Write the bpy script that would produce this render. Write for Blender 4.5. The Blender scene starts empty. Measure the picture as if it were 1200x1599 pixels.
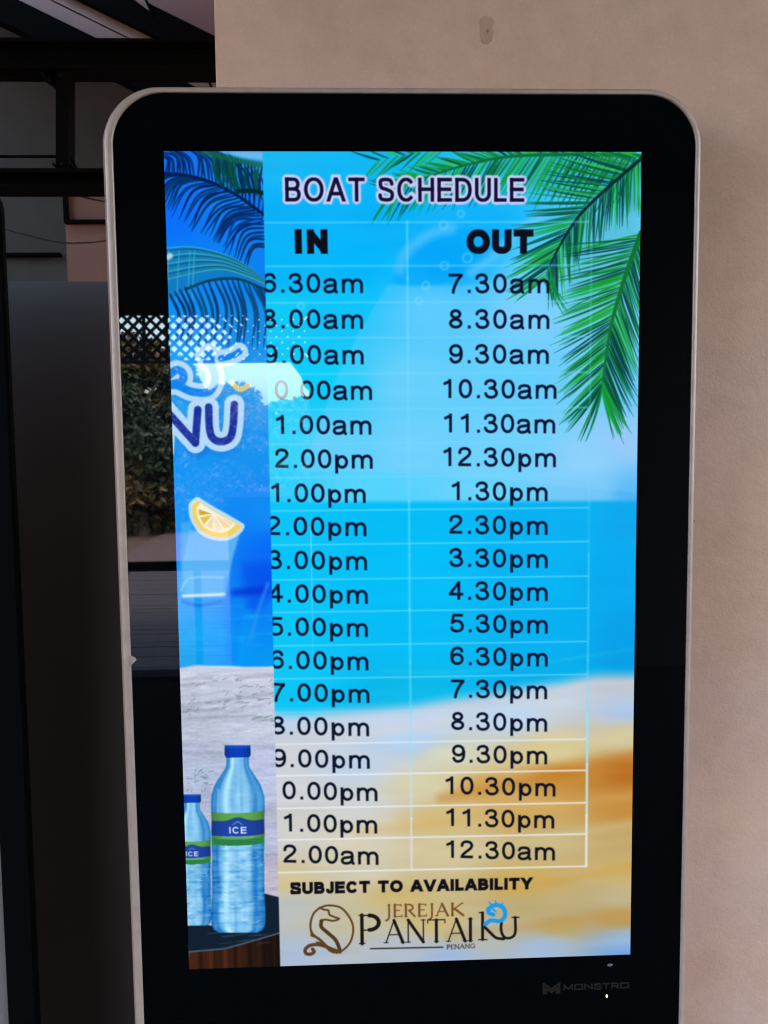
import bpy, bmesh, math, random
import numpy as np
from mathutils import Vector, Matrix, Euler

scene = bpy.context.scene
COL = scene.collection
R = math.radians

# ---------------------------------------------------------------- camera, world, sun, exposure
EXPO = 3.9
cam_d = bpy.data.cameras.new('camera')
cam = bpy.data.objects.new('camera', cam_d); COL.objects.link(cam)
fw = Vector((0.0390, 0.9954, -0.0874)).normalized()
rt = Vector((0.9991, -0.0401, -0.0106)); rt = (rt-fw*rt.dot(fw)).normalized()
up = rt.cross(fw)
cam.matrix_world = Matrix(((rt.x, up.x, -fw.x, -0.0676), (rt.y, up.y, -fw.y, -1.0211), (rt.z, up.z, -fw.z, 1.5104), (0, 0, 0, 1)))
cam_d.sensor_fit = 'HORIZONTAL'; cam_d.sensor_width = 36; cam_d.lens = 42.0
cam_d.clip_start = .02; cam_d.clip_end = 600
cam_d.dof.use_dof = True; cam_d.dof.focus_distance = 1.03; cam_d.dof.aperture_fstop = 32
scene.camera = cam

world = bpy.data.worlds.new("World"); scene.world = world; world.use_nodes = True
wn = world.node_tree.nodes; wl = world.node_tree.links
SUN_EL, SUN_ROT = 58, 10           # veiled sun behind the building, so the porch and its walls stay in shade
sky = wn.new('ShaderNodeTexSky'); sky.sky_type = 'NISHITA'; sky.sun_disc = False
sky.sun_elevation = R(SUN_EL); sky.sun_rotation = R(SUN_ROT); sky.air_density = 1.0; sky.dust_density = 3.0; sky.ozone_density = 1.0
bg = wn['Background']; bg.inputs['Strength'].default_value = .15
wl.new(sky.outputs[0], bg.inputs[0])
world.cycles.sampling_method = 'AUTOMATIC'

sd = bpy.data.lights.new('sun', 'SUN'); sd.energy = .6; sd.angle = R(12); sd.color = (1, .95, .88)
sun = bpy.data.objects.new('sun', sd); COL.objects.link(sun)
az = R(SUN_ROT)
sdir = Vector((math.sin(az)*math.cos(R(SUN_EL)), math.cos(az)*math.cos(R(SUN_EL)), math.sin(R(SUN_EL))))
sun.rotation_euler = (-sdir).to_track_quat('-Z', 'Y').to_euler()

scene.view_settings.view_transform = 'Standard'; scene.view_settings.look = 'None'
scene.view_settings.exposure = EXPO; scene.view_settings.gamma = 1
scene.render.engine = 'CYCLES'
scene.cycles.use_denoising = True; scene.cycles.pixel_filter_type = 'BLACKMAN_HARRIS'; scene.cycles.filter_width = 1.2
scene.cycles.max_bounces = 8; scene.cycles.diffuse_bounces = 5; scene.cycles.glossy_bounces = 3
scene.cycles.caustics_reflective = False; scene.cycles.caustics_refractive = False
scene.cycles.sample_clamp_indirect = 6
# ---------------------------------------------------------------- the picture shown on the display
TW, TH = 1080, 1920

def homography(src, dst):
    A = []
    for (x, y), (u, v) in zip(src, dst):
        A.append([x, y, 1, 0, 0, 0, -u*x, -u*y, u]); A.append([0, 0, 0, x, y, 1, -v*x, -v*y, v])
    A = np.array(A, float)
    h = np.linalg.solve(A[:, :8], A[:, 8])
    return np.append(h, 1).reshape(3, 3)

# sketch coordinates (the slide as measured) -> display pixels
SK = homography([(256.5, 237), (1002.5, 236), (984, 1490), (295, 1514.5)], [(0, 0), (TW, 0), (TW, TH), (0, TH)])

def T(pts):
    p = np.atleast_2d(np.array(pts, float))
    q = np.c_[p, np.ones(len(p))] @ SK.T
    return q[:, :2] / q[:, 2:]

def curve(pts, n=8):
    """Catmull-Rom through the points"""
    p = np.array(pts, float)
    if len(p) < 3: return p
    p = np.vstack([2*p[0]-p[1], p, 2*p[-1]-p[-2]])
    out = []
    for i in range(1, len(p)-2):
        for k in range(n):
            t = k/n
            out.append(.5*((2*p[i]) + (-p[i-1]+p[i+1])*t + (2*p[i-1]-5*p[i]+4*p[i+1]-p[i+2])*t*t
                           + (-p[i-1]+3*p[i]-3*p[i+1]+p[i+2])*t**3))
    out.append(p[-2])
    return np.array(out)

def ell(cx, cy, rx, ry, a0=0, a1=369, n=28, k=1.0):
    a = np.radians(np.linspace(a0, a1, n+1))
    c, s = np.cos(a), np.sin(a)
    return np.c_[cx+rx*np.sign(c)*abs(c)**k, cy+ry*np.sign(s)*abs(s)**k]

class Canvas:
    def __init__(s):
        s.a = np.zeros((TH, TW, 3), np.float32)
    def box(s, p, m):
        x0 = max(0, int(p[:, 0].min()-m)); x1 = min(TW, int(p[:, 0].max()+m)+2)
        y0 = max(0, int(p[:, 1].min()-m)); y1 = min(TH, int(p[:, 1].max()+m)+2)
        return (x0, x1, y0, y1) if x1 > x0 and y1 > y0 else None
    def mix(s, b, cov, col):
        x0, x1, y0, y1 = b
        r = s.a[y0:y1, x0:x1]
        cov = cov[..., None]
        r += (np.asarray(col, np.float32)-r)*cov
    def stroke(s, pts, r, col, alpha=1.0, soft=1.6, ext=None, clip=None):
        """pts in display pixels, r a radius or one radius per point; ext = square ends run on by that much"""
        p = np.asarray(pts, float)
        rr = np.full(len(p), float(r)) if np.ndim(r) == 0 else np.asarray(r, float)
        b = s.box(p, rr.max()*1.5+(ext or 0)+soft+1)
        if b is None: return
        x0, x1, y0, y1 = b
        Y, X = np.mgrid[y0:y1, x0:x1].astype(np.float32)
        best = np.full(X.shape, 1e9, np.float32)
        for i in range(len(p)-1):
            ax, ay = p[i]; dx, dy = p[i+1]-p[i]; L = dx*dx+dy*dy
            if L < 1e-9: continue
            t = ((X-ax)*dx+(Y-ay)*dy)/L
            lo = -9 if ext is not None and i == 0 else 0
            hi = 10 if ext is not None and i == len(p)-2 else 1
            tc = np.clip(t, lo, hi)
            d = np.hypot(X-ax-tc*dx, Y-ay-tc*dy)-(rr[i]+(rr[i+1]-rr[i])*np.clip(tc, 0, 1))
            if lo: d = np.maximum(d, -t*L**.5-ext)
            if hi > 1: d = np.maximum(d, (t-1)*L**.5-ext)
            np.minimum(best, d, out=best)
        if clip is not None: best = np.maximum(best, np.maximum(clip[0]-Y, Y-clip[1]))
        s.mix(b, np.clip(.5-best/soft, 0, 1)*alpha, col)
    def poly(s, pts, col, alpha=1.0, soft=1.6, shade=None):
        p = np.asarray(pts, float)
        b = s.box(p, soft+1)
        if b is None: return
        x0, x1, y0, y1 = b
        Y, X = np.mgrid[y0:y1, x0:x1].astype(np.float32)
        best = np.full(X.shape, 1e9, np.float32); ins = np.zeros(X.shape, bool)
        n = len(p)
        for i in range(n):
            ax, ay = p[i]; bx, by = p[(i+1) % n]; dx, dy = bx-ax, by-ay; L = dx*dx+dy*dy
            if L < 1e-9: continue
            t = np.clip(((X-ax)*dx+(Y-ay)*dy)/L, 0, 1)
            np.minimum(best, np.hypot(X-ax-t*dx, Y-ay-t*dy), out=best)
            if ay != by:
                c = ((ay > Y) != (by > Y)) & (X < dx*(Y-ay)/(by-ay)+ax)
                ins ^= c
        sd = np.where(ins, -best, best)
        cov = np.clip(.5-sd/soft, 0, 1)*alpha
        if shade is None: s.mix(b, cov, col)
        else:
            r = s.a[y0:y1, x0:x1]; r += (shade(X, Y)-r)*cov[..., None]

def C8(r, g, b): return (r/255, g/255, b/255)

# ---- plain sans lettering as strokes, cap height 1, y up -------------------------------
def sans_small(ch, h):
    if ch == '0': return .777, [ell(.385, .5, .325-h, .51-h, k=.92)]
    if ch == '1': return .777, [[(.455, 0), (.455, 1)], curve([(.455, .97-h), (.36, .84), (.19, .75)])]
    if ch == '2': return .777, [np.vstack([curve([(.11, .70), (.15, .86), (.26, .94), (.39, .95), (.53, .90), (.60, .76), (.57, .63), (.46, .49), (.29, .34), (.17, .21), (.10, h)]), [(.70-h*.6, h)]])]
    if ch == '3': return .777, [curve([(.11, .75), (.18, .89), (.36, .95), (.52, .89), (.57, .75), (.51, .61), (.38, .55), (.31, .545)]),
                                curve([(.38, .55), (.54, .49), (.64, .30), (.57, .12), (.38, .05), (.19, .11), (.105, .27)])]
    if ch == '4': return .777, [[(.50, 0), (.50, 1)], [(.50, .95), (.07, .30)], [(.03, .295), (.71, .295)]]
    if ch == '5': return .777, [[(.67, .935), (.22, .935), (.135, .50)], curve([(.135, .50), (.25, .59), (.38, .62), (.56, .55), (.645, .34), (.58, .13), (.38, .05), (.19, .10), (.105, .26)])]
    if ch == '6': return .777, [ell(.39, .33, .32-h, .335-h, k=.95), curve([(.63, .75), (.56, .89), (.42, .95), (.24, .88), (.14, .68), (.12, .36)])]
    if ch == '9':
        a, l = sans_small('6', h)
        return a, [np.c_[.777-np.array(q)[:, 0], 1-np.array(q)[:, 1]] for q in l]
    if ch == '8': return .777, [ell(.385, .75, .275-h, .26-h), ell(.385, .27, .325-h, .28-h)]
    if ch == '7': return .777, [[(.06, 1-h), (.70, 1-h)], curve([(.67, 1-h), (.50, .70), (.37, .42), (.29, .18), (.265, 0)])]
    if ch == '.': return .388, [[(.197, 0), (.197, 2.1*h)]]
    if ch == 'a': return .777, [curve([(.105, .53), (.18, .655), (.37, .69), (.54, .65), (.595, .52), (.595, .34), (.60, .12), (.655, h*.4)]),
                                curve([(.595, .42), (.40, .385), (.18, .33), (.105, .19), (.17, .07), (.31, .04), (.48, .09), (.59, .24)])]
    if ch == 'm': return 1.163, [[(.155, 0), (.155, .73)]]+[np.vstack([curve([(x, .44), (x+.06, .60), (x+.20, .68), (x+.35, .64), (x+.43, .50)]), [(x+.43, 0)]]) for x in (.155, .585)]
    if ch == 'p': return .777, [[(.155, -.28), (.155, .73)], ell(.415, .345, .295-h, .365-h)]
    return .4, []

def cap_letter(ch, w, h):
    L, R, B, U = h, w-h, h, 1-h
    e = h
    m = .52
    if ch == 'A': return [[(L*.7-.05*w, -.1), (w/2+.02*w, 1.05)], [(w/2-.02*w, 1.05), (w-L*.7+.05*w, -.1)], [(w*.22, .33), (w*.78, .33)]]
    if ch == 'B': return [[(L, B), (L, U)], [(L, U), (w*.5-h, U)], [(L, m), (w*.6-h, m)], [(L, B), (w*.6-h, B)], ell(w*.55, (U+m)/2, R*.93-w*.55, (U-m)/2, -90, 90), ell(w*.6, (B+m)/2, R-w*.6, (m-B)/2, -90, 90)]
    if ch == 'C': return [ell(w/2, .5, w/2-h, .51-h, 38, 322, k=.95)]
    if ch == 'D': return [[(L, B), (L, U)], [(L, U), (w*.42-h, U)], [(L, B), (w*.42-h, B)], ell(w*.42, .5, R-w*.42, .5-h, -90, 90, k=.9)]
    if ch == 'E': return [[(L, B), (L, U)], [(L, U), (R, U)], [(L, m), (R*.95, m)], [(L, B), (R, B)]]
    if ch == 'G': return [ell(w/2, .5, w/2-h, .51-h, 38, 330, k=.95), [(w*.55, .45), (R, .45)], [(R, .45), (R, .18)]]
    if ch == 'H': return [[(L, e), (L, 1-e)], [(R, e), (R, 1-e)], [(L, m), (R, m)]]
    if ch == 'I': return [[(w/2, e), (w/2, 1-e)]]
    if ch == 'J': return [np.vstack([[(R, 1), (R, .3)], ell(w/2, .3, w/2-h, .31-h, 0, -180)])]
    if ch == 'K': return [[(L, e), (L, 1-e)], [(L, .33), (R, 1-e)], [(w*.38, .58), (R, e)]]
    if ch == 'L': return [[(L, 1-e), (L, B)], [(L, B), (R, B)]]
    if ch == 'M': return [[(L, e), (L, U)], [(L+.1*(R-L), U-.1), (w/2, B+.05)], [(w/2, B+.05), (R-.1*(R-L), U-.1)], [(R, U), (R, e)]]
    if ch == 'N': return [[(L, e), (L, U)], [(L+.12*(R-L), U-.12*(U-B)), (R-.12*(R-L), B+.12*(U-B))], [(R, B), (R, 1-e)]]
    if ch == 'O': return [ell(w/2, .5, w/2-h, .51-h, k=.95)]
    if ch == 'P': return [[(L, e), (L, U)], [(L, U), (w*.58, U)], [(L, .46), (w*.58, .46)], ell(w*.58, (U+.46)/2, R-w*.58, (U-.46)/2, -90, 90)]
    if ch == 'R': return cap_letter('P', w, h)+[[(w*.5, .46), (R, e)]]
    if ch == 'Q': return cap_letter('O', w, h)+[[(w*.6, .28), (R, .02)]]
    if ch == 'S': return [curve([(R-.01, .72), (w*.78, .88), (w*.5, U), (w*.2, .89), (L+.02, .74), (w*.22, .58), (w*.52, .51), (w*.82, .41), (R, .27), (w*.8, .11), (w*.5, B), (w*.18, .12), (L, .29)])]
    if ch == 'T': return [[(L, U), (R, U)], [(w/2, U), (w/2, e)]]
    if ch == 'U': return [np.vstack([[(L, 1), (L, .36)], ell(w/2, .36, w/2-h, .37-h, 180, 360, k=.95), [(R, .36), (R, 1)]])]
    if ch == 'V': return [[(L*.7-.05*w, 1.1), (w/2+.02*w, -.05)], [(w/2-.02*w, -.05), (w-L*.7+.05*w, 1.1)]]
    if ch == 'Y': return [[(L*.5-.04*w, 1.1), (w/2, .42)], [(w-L*.5+.04*w, 1.1), (w/2, .42)], [(w/2, .45), (w/2, e)]]
    return []

CAPW = dict(A=.90, B=.76, C=.87, D=.82, E=.72, G=.9, H=.79, J=.56, K=.85, L=.62, M=.97, N=.79, O=.96, P=.77, Q=.98, R=.87, S=.78, T=.80, U=.79, V=.90, Y=.88)

def lay(base0, base1, cap):
    p0, p1 = T(base0)[0], T(base1)[0]
    up = T((base0[0], base0[1]-cap))[0]-p0
    # letters stand square to the slide
    up = np.array([0, up[1]])
    return p0, p1-p0, up, abs(up[1])

def times(cv, s, x0, x1, yb, cap, col, slope=0.0, h=.075):
    """a time of day, letter-spaced to run from x0 to x1"""
    p0, d, up, S = lay((x0, yb-slope*(x0-x1)), (x1, yb), cap)
    lsb = {'1': .13, '.': .12}.get(s[0], .055); rsb = .08
    adv = [sans_small(c, h)[0] for c in s]
    W = np.hypot(*d)/S/1.13
    tr = (W-(sum(adv)-lsb-rsb))/(len(s)-1)
    pen = -lsb
    for c, a in zip(s, adv):
        for pl in sans_small(c, h)[1]:
            pl = np.array(pl)
            q = p0+np.outer((pen+pl[:, 0])/W, d)+np.outer(pl[:, 1], up)
            cv.stroke(q, h*S, col, soft=2.2, ext=0)
        pen += a+tr

def caps(cv, s, b0, b1, cap, col, h, gap=.16, halo=None, widths=None, isp=.42, soft=2.0):
    p0, d, up, S = lay(b0, b1, cap)
    ws = []
    for c in s:
        if c == ' ': ws.append(isp)
        elif c == 'I': ws.append(2*h)
        else: ws.append(CAPW[c]+max(0, h-.065)*.9)
    tot = sum(ws)+gap*(len(s)-1)
    W = np.hypot(*d)/S; k = W/tot
    jobs = []
    pen = 0
    for c, w in zip(s, ws):
        ww = w*k if c != 'I' else w*k
        for pl in cap_letter(c, ww, h):
            pl = np.array(pl)
            base = (p0+d*(pen+ww/2)/W)[1]
            jobs.append((p0+np.outer((pen+pl[:, 0])/W, d)+np.outer(pl[:, 1], up), h*S if len(pl) == 2 else 0, (base-S, base)))
        pen += (w+gap)*k
    if halo:
        for q, ex, cl in jobs: cv.stroke(q, h*S+halo[1], halo[0], soft=4, alpha=halo[2], clip=(cl[0]-halo[1], cl[1]+halo[1]))
    for q, ex, cl in jobs: cv.stroke(q, h*S, col, soft=soft, ext=ex, clip=cl)

def serif(cv, s, b0, b1, cap, col, gap=.12, tk=.060, tn=.020):
    """roman capitals with thick and thin strokes and small serifs"""
    p0, d, up, S = lay(b0, b1, cap)
    Wd = dict(P=.66, A=.86, N=.88, T=.80, I=.22, K=.86, U=.84, J=.34, E=.60, R=.76, G=.86)
    tot = sum(Wd[c] for c in s)+gap*(len(s)-1)
    W = np.hypot(*d)/S; k = W/tot; pen = 0
    for c in s:
        w = Wd[c]*k; st = []; sf = []
        x = .11*k
        if c == 'P': st = [([(x, 0), (x, 1)], tk), ([(x, .98), (w*.5, .98)], tn), ([(x, .47), (w*.5, .47)], tn), (ell(w*.5, .725, w*.42, .25, -90, 90), tk*1.15)]; sf = [(x, 0), (x, 1)]
        if c == 'R': st = [([(x, 0), (x, 1)], tk), ([(x, .98), (w*.45, .98)], tn), (ell(w*.45, .74, w*.32, .24, -90, 90), tk*.8), ([(w*.42, .5), (w*.95, 0)], tk*.8)]; sf = [(x, 0), (x, 1)]
        if c == 'A': st = [([(.06, 0), (w*.48, 1)], tn*1.2), ([(w*.48, 1), (w-.06, 0)], tk), ([(w*.25, .36), (w*.75, .36)], tn)]; sf = [(.06, 0), (w-.06, 0)]
        if c == 'N': st = [([(x, 0), (x, 1)], tn*1.3), ([(x, 1), (w-x, 0)], tk), ([(w-x, 0), (w-x, 1)], tn*1.3)]; sf = [(x, 0), (w-x, 1)]
        if c == 'T': st = [([(.03, .98), (w-.03, .98)], tn*1.1), ([(w/2, 0), (w/2, .98)], tk), ([(.03, .98), (.02, .84)], tn), ([(w-.03, .98), (w-.02, .84)], tn)]; sf = [(w/2, 0)]
        if c == 'I': st = [([(w/2, 0), (w/2, 1)], tk)]; sf = [(w/2, 0), (w/2, 1)]
        if c == 'E': st = [([(x, 0), (x, 1)], tk), ([(x, .98), (w*.92, .98)], tn), ([(x, .52), (w*.75, .52)], tn), ([(x, .02), (w, .02)], tn), ([(w*.92, .98), (w*.92, .86)], tn), ([(w, .02), (w, .14)], tn)]
        if c == 'J': st = [(curve([(w*.65, 1), (w*.65, .3), (w*.62, -.05), (w*.3, -.25), (0, -.28)]), tk*.85)]; sf = [(w*.65, 1)]
        if c == 'K': st = [([(x, 0), (x, 1)], tk), ([(x, .45), (w*.9, 1)], tn*1.2), ([(w*.3, .55), (w, 0)], tk)]; sf = [(x, 0), (x, 1), (w*.9, 1)]
        if c == 'U': st = [(np.vstack([[(x, 1), (x, .35)], ell(w/2, .35, w/2-x, .33, 180, 360), [(w-x, .35), (w-x, 1)]]), tk*.75)]; sf = [(x, 1), (w-x, 1)]
        if c == 'G': st = [(ell(w/2, .5, w/2-.05, .49, 35, 325), tk*.85), ([(w*.92, .42), (w*.92, .1)], tk*.8)]; sf = [(w*.9, .42)]
        for (sx, sy) in sf: st.append(([(sx-.095, abs(sy-.012)), (sx+.095, abs(sy-.012))], tn*.8))
        for pl, hh in st:
            pl = np.array(pl, float)
            q = p0+np.outer((pen+pl[:, 0])/W, d)+np.outer(pl[:, 1], up)
            cv.stroke(q, hh*S, col, soft=1.8)
        pen += w+gap*k

def frond(cv, rng, rach, n, lenf, angf, cols, r=2.6, side=(1, -1), droop=.25, rw=(3.2, 1.2), rcol=(.03, .25, .12), alpha=.95, soft=2.2, t0=0.0):
    """a palm frond: a rachis with many tapering leaflets; angf gives the angle off the rachis"""
    p = T(curve(rach, 12))
    seg = np.r_[0, np.cumsum(np.hypot(*np.diff(p, axis=0).T))]
    tot = seg[-1]
    for sd in side:
        for i in range(n):
            t = t0+(1-t0)*(i+rng.uniform(-.25, .25)+.5)/n
            x = np.interp(t*tot, seg, p[:, 0]); y = np.interp(t*tot, seg, p[:, 1])
            x2 = np.interp(t*tot+4, seg, p[:, 0]); y2 = np.interp(t*tot+4, seg, p[:, 1])
            if t*tot+4 > tot: x2, y2 = x, y; x, y = p[-2]; x2, y2 = p[-1]
            a = np.arctan2(y2-y, x2-x)+sd*np.radians(angf(t, sd))+rng.normal(0, .05)
            L = lenf(t, sd)*rng.uniform(.85, 1.12)
            k = np.linspace(0, 1, 6)
            aa = a+sd*droop*k*rng.uniform(-.2, 1.0)
            px = x+np.cumsum(np.r_[0, np.cos(aa[1:])*L/5]); py = y+np.cumsum(np.r_[0, np.sin(aa[1:])*L/5])
            c = np.array(cols[rng.integers(len(cols))])*rng.uniform(.85, 1.15)
            rr = r*rng.uniform(.7, 1.2)*np.array([.55, 1, 1, .85, .55, .1])
            cv.stroke(np.c_[px, py], rr, np.clip(c, 0, 1), alpha, soft)
    if rw: cv.stroke(p, np.linspace(rw[0], rw[1], len(p)), rcol, 1, soft)

def gradient(ctrl, ax=1.0, ay=1.0, u0=0, u1=TW, step=8, pw=3.2):
    """smooth colour field through (x, y, (r,g,b)) control points given in sketch coordinates"""
    P = T([(c[0], c[1]) for c in ctrl]); V = np.array([c[2] for c in ctrl], float)/255
    us = np.arange(u0, u1+step, step); vs = np.arange(0, TH+step, step)
    U, Vv = np.meshgrid(us, vs)
    num = np.zeros(U.shape+(3,)); den = np.zeros(U.shape)
    for p, v in zip(P, V):
        w = 1/((((U-p[0])*ax)**2+((Vv-p[1])*ay)**2+500)**(pw/2))
        num += w[..., None]*v; den += w
    G = num/den[..., None]
    # upsample
    xi = (np.arange(u0, u1)-u0)/step; yi = np.arange(TH)/step
    x0 = xi.astype(int); y0 = yi.astype(int); fx = (xi-x0)[None, :, None]; fy = (yi-y0)[:, None, None]
    a = G[y0][:, x0]; b = G[y0][:, x0+1]; c = G[y0+1][:, x0]; d = G[y0+1][:, x0+1]
    return ((a*(1-fx)+b*fx)*(1-fy)+(c*(1-fx)+d*fx)*fy).astype(np.float32)

def smooth_noise(rng, h, w, cy, cx):
    g = rng.standard_normal((h//cy+3, w//cx+3))
    yi = np.arange(h)/cy; xi = np.arange(w)/cx
    y0 = yi.astype(int); x0 = xi.astype(int)
    fy = (yi-y0)[:, None]; fx = (xi-x0)[None, :]
    fy = fy*fy*(3-2*fy); fx = fx*fx*(3-2*fx)
    return (g[y0][:, x0]*(1-fy)*(1-fx)+g[y0][:, x0+1]*(1-fy)*fx+g[y0+1][:, x0]*fy*(1-fx)+g[y0+1][:, x0+1]*fy*fx).astype(np.float32)

def blend_mask(cv, mask, col):
    cv.a += (np.asarray(col, np.float32)-cv.a)*mask[..., None]

def artwork():
    rng = np.random.default_rng(4)
    cv = Canvas()
    V, U = np.mgrid[0:TH, 0:TW].astype(np.float32)
    # --- beach slide: sky ---
    sky = [(430, 240, (30, 178, 238)), (600, 240, (22, 180, 240)), (800, 240, (60, 190, 235)), (990, 240, (90, 200, 235)),
           (430, 340, (14, 172, 244)), (600, 340, (10, 172, 244)), (760, 340, (20, 176, 248)), (960, 340, (110, 200, 245)),
           (430, 410, (10, 178, 245)), (560, 410, (8, 178, 248)), (700, 405, (12, 166, 246)), (850, 420, (100, 200, 250)), (980, 420, (120, 200, 250)),
           (430, 490, (20, 196, 242)), (540, 480, (16, 190, 246)), (680, 490, (80, 196, 250)), (830, 490, (120, 205, 252)), (980, 490, (125, 200, 250)),
           (430, 600, (4, 198, 244)), (520, 600, (14, 200, 246)), (640, 600, (96, 204, 250)), (800, 600, (86, 202, 250)), (970, 600, (105, 195, 245)),
           (430, 700, (60, 206, 246)), (520, 700, (90, 204, 250)), (640, 700, (104, 206, 250)), (800, 700, (104, 206, 250)), (920, 720, (140, 206, 250)), (980, 690, (150, 196, 248)),
           (430, 765, (50, 200, 250)), (560, 765, (90, 208, 250)), (760, 765, (110, 208, 250)), (930, 760, (118, 196, 245)), (985, 765, (84, 176, 238))]
    G = gradient(sky, ay=1.3)
    cv.a[:] = G
    # sea
    sea = [(430, 800, (14, 192, 246)), (640, 800, (4, 184, 242)), (900, 800, (10, 172, 236)), (985, 800, (14, 164, 232)),
           (430, 900, (6, 192, 246)), (640, 900, (4, 186, 244)), (850, 900, (2, 176, 240)), (985, 900, (2, 166, 236)),
           (430, 1000, (14, 194, 246)), (640, 1000, (6, 184, 242)), (850, 1000, (4, 172, 236)), (985, 1000, (0, 156, 226)),
           (430, 1070, (14, 192, 240)), (640, 1070, (16, 180, 228)), (850, 1060, (10, 170, 228))]
    S = gradient(sea)
    hor = T([(430, 784), (986, 781)])
    hy = np.interp(np.arange(TW), hor[:, 0], hor[:, 1])[None, :]
    m = np.clip((V-hy)/16+.5, 0, 1); m = m*m*(3-2*m)
    cv.a += (S-cv.a)*m[..., None]
    # sand
    sand = [(440, 1125, (190, 208, 232)), (640, 1125, (196, 212, 236)), (860, 1085, (200, 208, 222)), (985, 1065, (190, 196, 205)),
            (440, 1170, (204, 206, 214)), (640, 1160, (178, 206, 240)), (800, 1120, (190, 212, 238)), (980, 1110, (176, 198, 232)),
            (440, 1230, (206, 208, 214)), (560, 1200, (190, 208, 232)), (700, 1180, (212, 210, 186)), (860, 1168, (214, 200, 148)), (980, 1145, (206, 196, 156)),
            (560, 1260, (204, 208, 210)), (660, 1225, (212, 206, 170)), (760, 1228, (202, 160, 86)), (880, 1212, (192, 134, 56)), (980, 1205, (180, 112, 38)),
            (440, 1310, (206, 204, 200)), (560, 1310, (210, 204, 184)), (680, 1280, (206, 184, 128)), (820, 1272, (204, 166, 100)), (980, 1262, (190, 138, 66)),
            (440, 1370, (206, 194, 152)), (560, 1370, (204, 198, 176)), (700, 1330, (206, 194, 156)), (860, 1320, (198, 180, 134)), (980, 1310, (192, 166, 112)),
            (620, 1400, (198, 176, 118)), (820, 1375, (198, 166, 96)), (980, 1360, (198, 172, 112)),
            (440, 1420, (184, 188, 186)), (560, 1440, (190, 184, 156)), (680, 1440, (200, 180, 124)), (850, 1420, (186, 168, 122)), (980, 1400, (188, 176, 140)),
            (460, 1490, (170, 186, 210)), (620, 1480, (176, 186, 200)), (760, 1465, (178, 180, 172)), (880, 1445, (184, 160, 104)), (970, 1435, (186, 150, 86)),
            (700, 1495, (160, 182, 218)), (850, 1480, (160, 184, 216)), (975, 1465, (150, 180, 210)), (975, 1485, (120, 160, 220))]
    D = gradient(sand, ax=.6, ay=1.35)
    sh = T([(430, 1113), (520, 1112), (640, 1102), (760, 1084), (860, 1066), (920, 1056), (990, 1050)])
    sy = np.interp(np.arange(TW), sh[:, 0], sh[:, 1])[None, :]+smooth_noise(rng, TH, TW, 400, 90)*2
    m = np.clip((V-sy)/46+.5, 0, 1); m = m*m*(3-2*m)
    cv.a += (D-cv.a)*m[..., None]
    # a thin pale wave crest before the shore
    cv.stroke(T(curve([(600, 1048), (700, 1050), (800, 1040), (900, 1026), (990, 1012)])), [2, 6, 8, 7, 5][0], C8(70, 200, 238), .35, 10)
    n = (1+2*(V > 1230))*smooth_noise(rng, TH, TW, 16, 90)*.0025+smooth_noise(rng, TH, TW, 30, 260)*.004
    cv.a += n[..., None]
    for pts, r, col, al in [([(690, 1246), (800, 1222), (900, 1204), (992, 1178)], 12, C8(186, 118, 40), .40), ([(700, 1205), (820, 1188), (992, 1146)], 10, C8(214, 204, 160), .5),
                            ([(560, 1300), (700, 1282), (850, 1262), (992, 1240)], 9, C8(208, 164, 92), .35), ([(640, 1345), (780, 1322), (900, 1300), (992, 1284)], 9, C8(206, 192, 152), .45),
                            ([(780, 1392), (880, 1372), (992, 1350)], 9, C8(200, 158, 80), .45), ([(440, 1388), (540, 1384), (640, 1378)], 12, C8(204, 182, 130), .4),
                            ([(700, 1462), (820, 1448), (992, 1424)], 9, C8(188, 150, 84), .5), ([(470, 1140), (560, 1146), (700, 1128)], 8, C8(214, 212, 208), .4)]:
        cv.stroke(T(curve(pts)), r, col, al, 26)
    # pale tilted shape with rounded end that fades through the slide, and the blue cap above it
    cv.poly(T([(605, 444), (700, 446), (760, 442), (860, 410), (1010, 380), (1010, 770), (700, 740), (470, 735), (500, 660), (525, 590), (560, 520)]), C8(150, 206, 250), .26, 7)
    cv.poly(T(curve([(622, 408), (640, 388), (680, 365), (740, 356), (800, 366), (770, 400), (735, 424), (690, 442), (640, 446), (612, 440)])), C8(2, 160, 246), .55, 8)
    cv.stroke(T(curve([(624, 420), (636, 392), (672, 366), (705, 356)])), 12, C8(130, 196, 250), .45, 16)
    cv.stroke(T(curve([(735, 424), (770, 398), (812, 360), (850, 332)])), 10, C8(140, 204, 250), .45, 16)
    # palm fronds of the slide
    greens = [C8(10, 124, 62), C8(20, 150, 60), C8(10, 100, 70), C8(6, 76, 66), C8(44, 164, 80), C8(26, 144, 52)]
    dark = [C8(6, 64, 70), C8(8, 80, 60), C8(14, 100, 76), C8(10, 90, 100)]
    cv.poly(T([(720, 238), (1002, 236), (1001, 330), (940, 300), (840, 296), (760, 262)]), C8(30, 140, 110), .35, 30)
    cv.poly(T([(880, 380), (1000, 300), (1000, 420), (960, 470), (900, 500), (880, 440)]), C8(40, 150, 130), .22, 40)
    frond(cv, rng, [(1003, 242), (900, 240), (800, 243), (740, 254), (690, 268), (610, 296)], 62,
          lambda t, s: (120-40*t if s < 0 else 70-20*t)*1.2, lambda t, s: 62-26*t if s < 0 else 30, greens, r=2.6, droop=.15, rcol=C8(16, 110, 60), rw=(4.5, 1.8))
    frond(cv, rng, [(700, 232), (640, 240), (590, 250)], 9, lambda t, s: 70, lambda t, s: 28, greens, r=2.6, rw=None)
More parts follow.
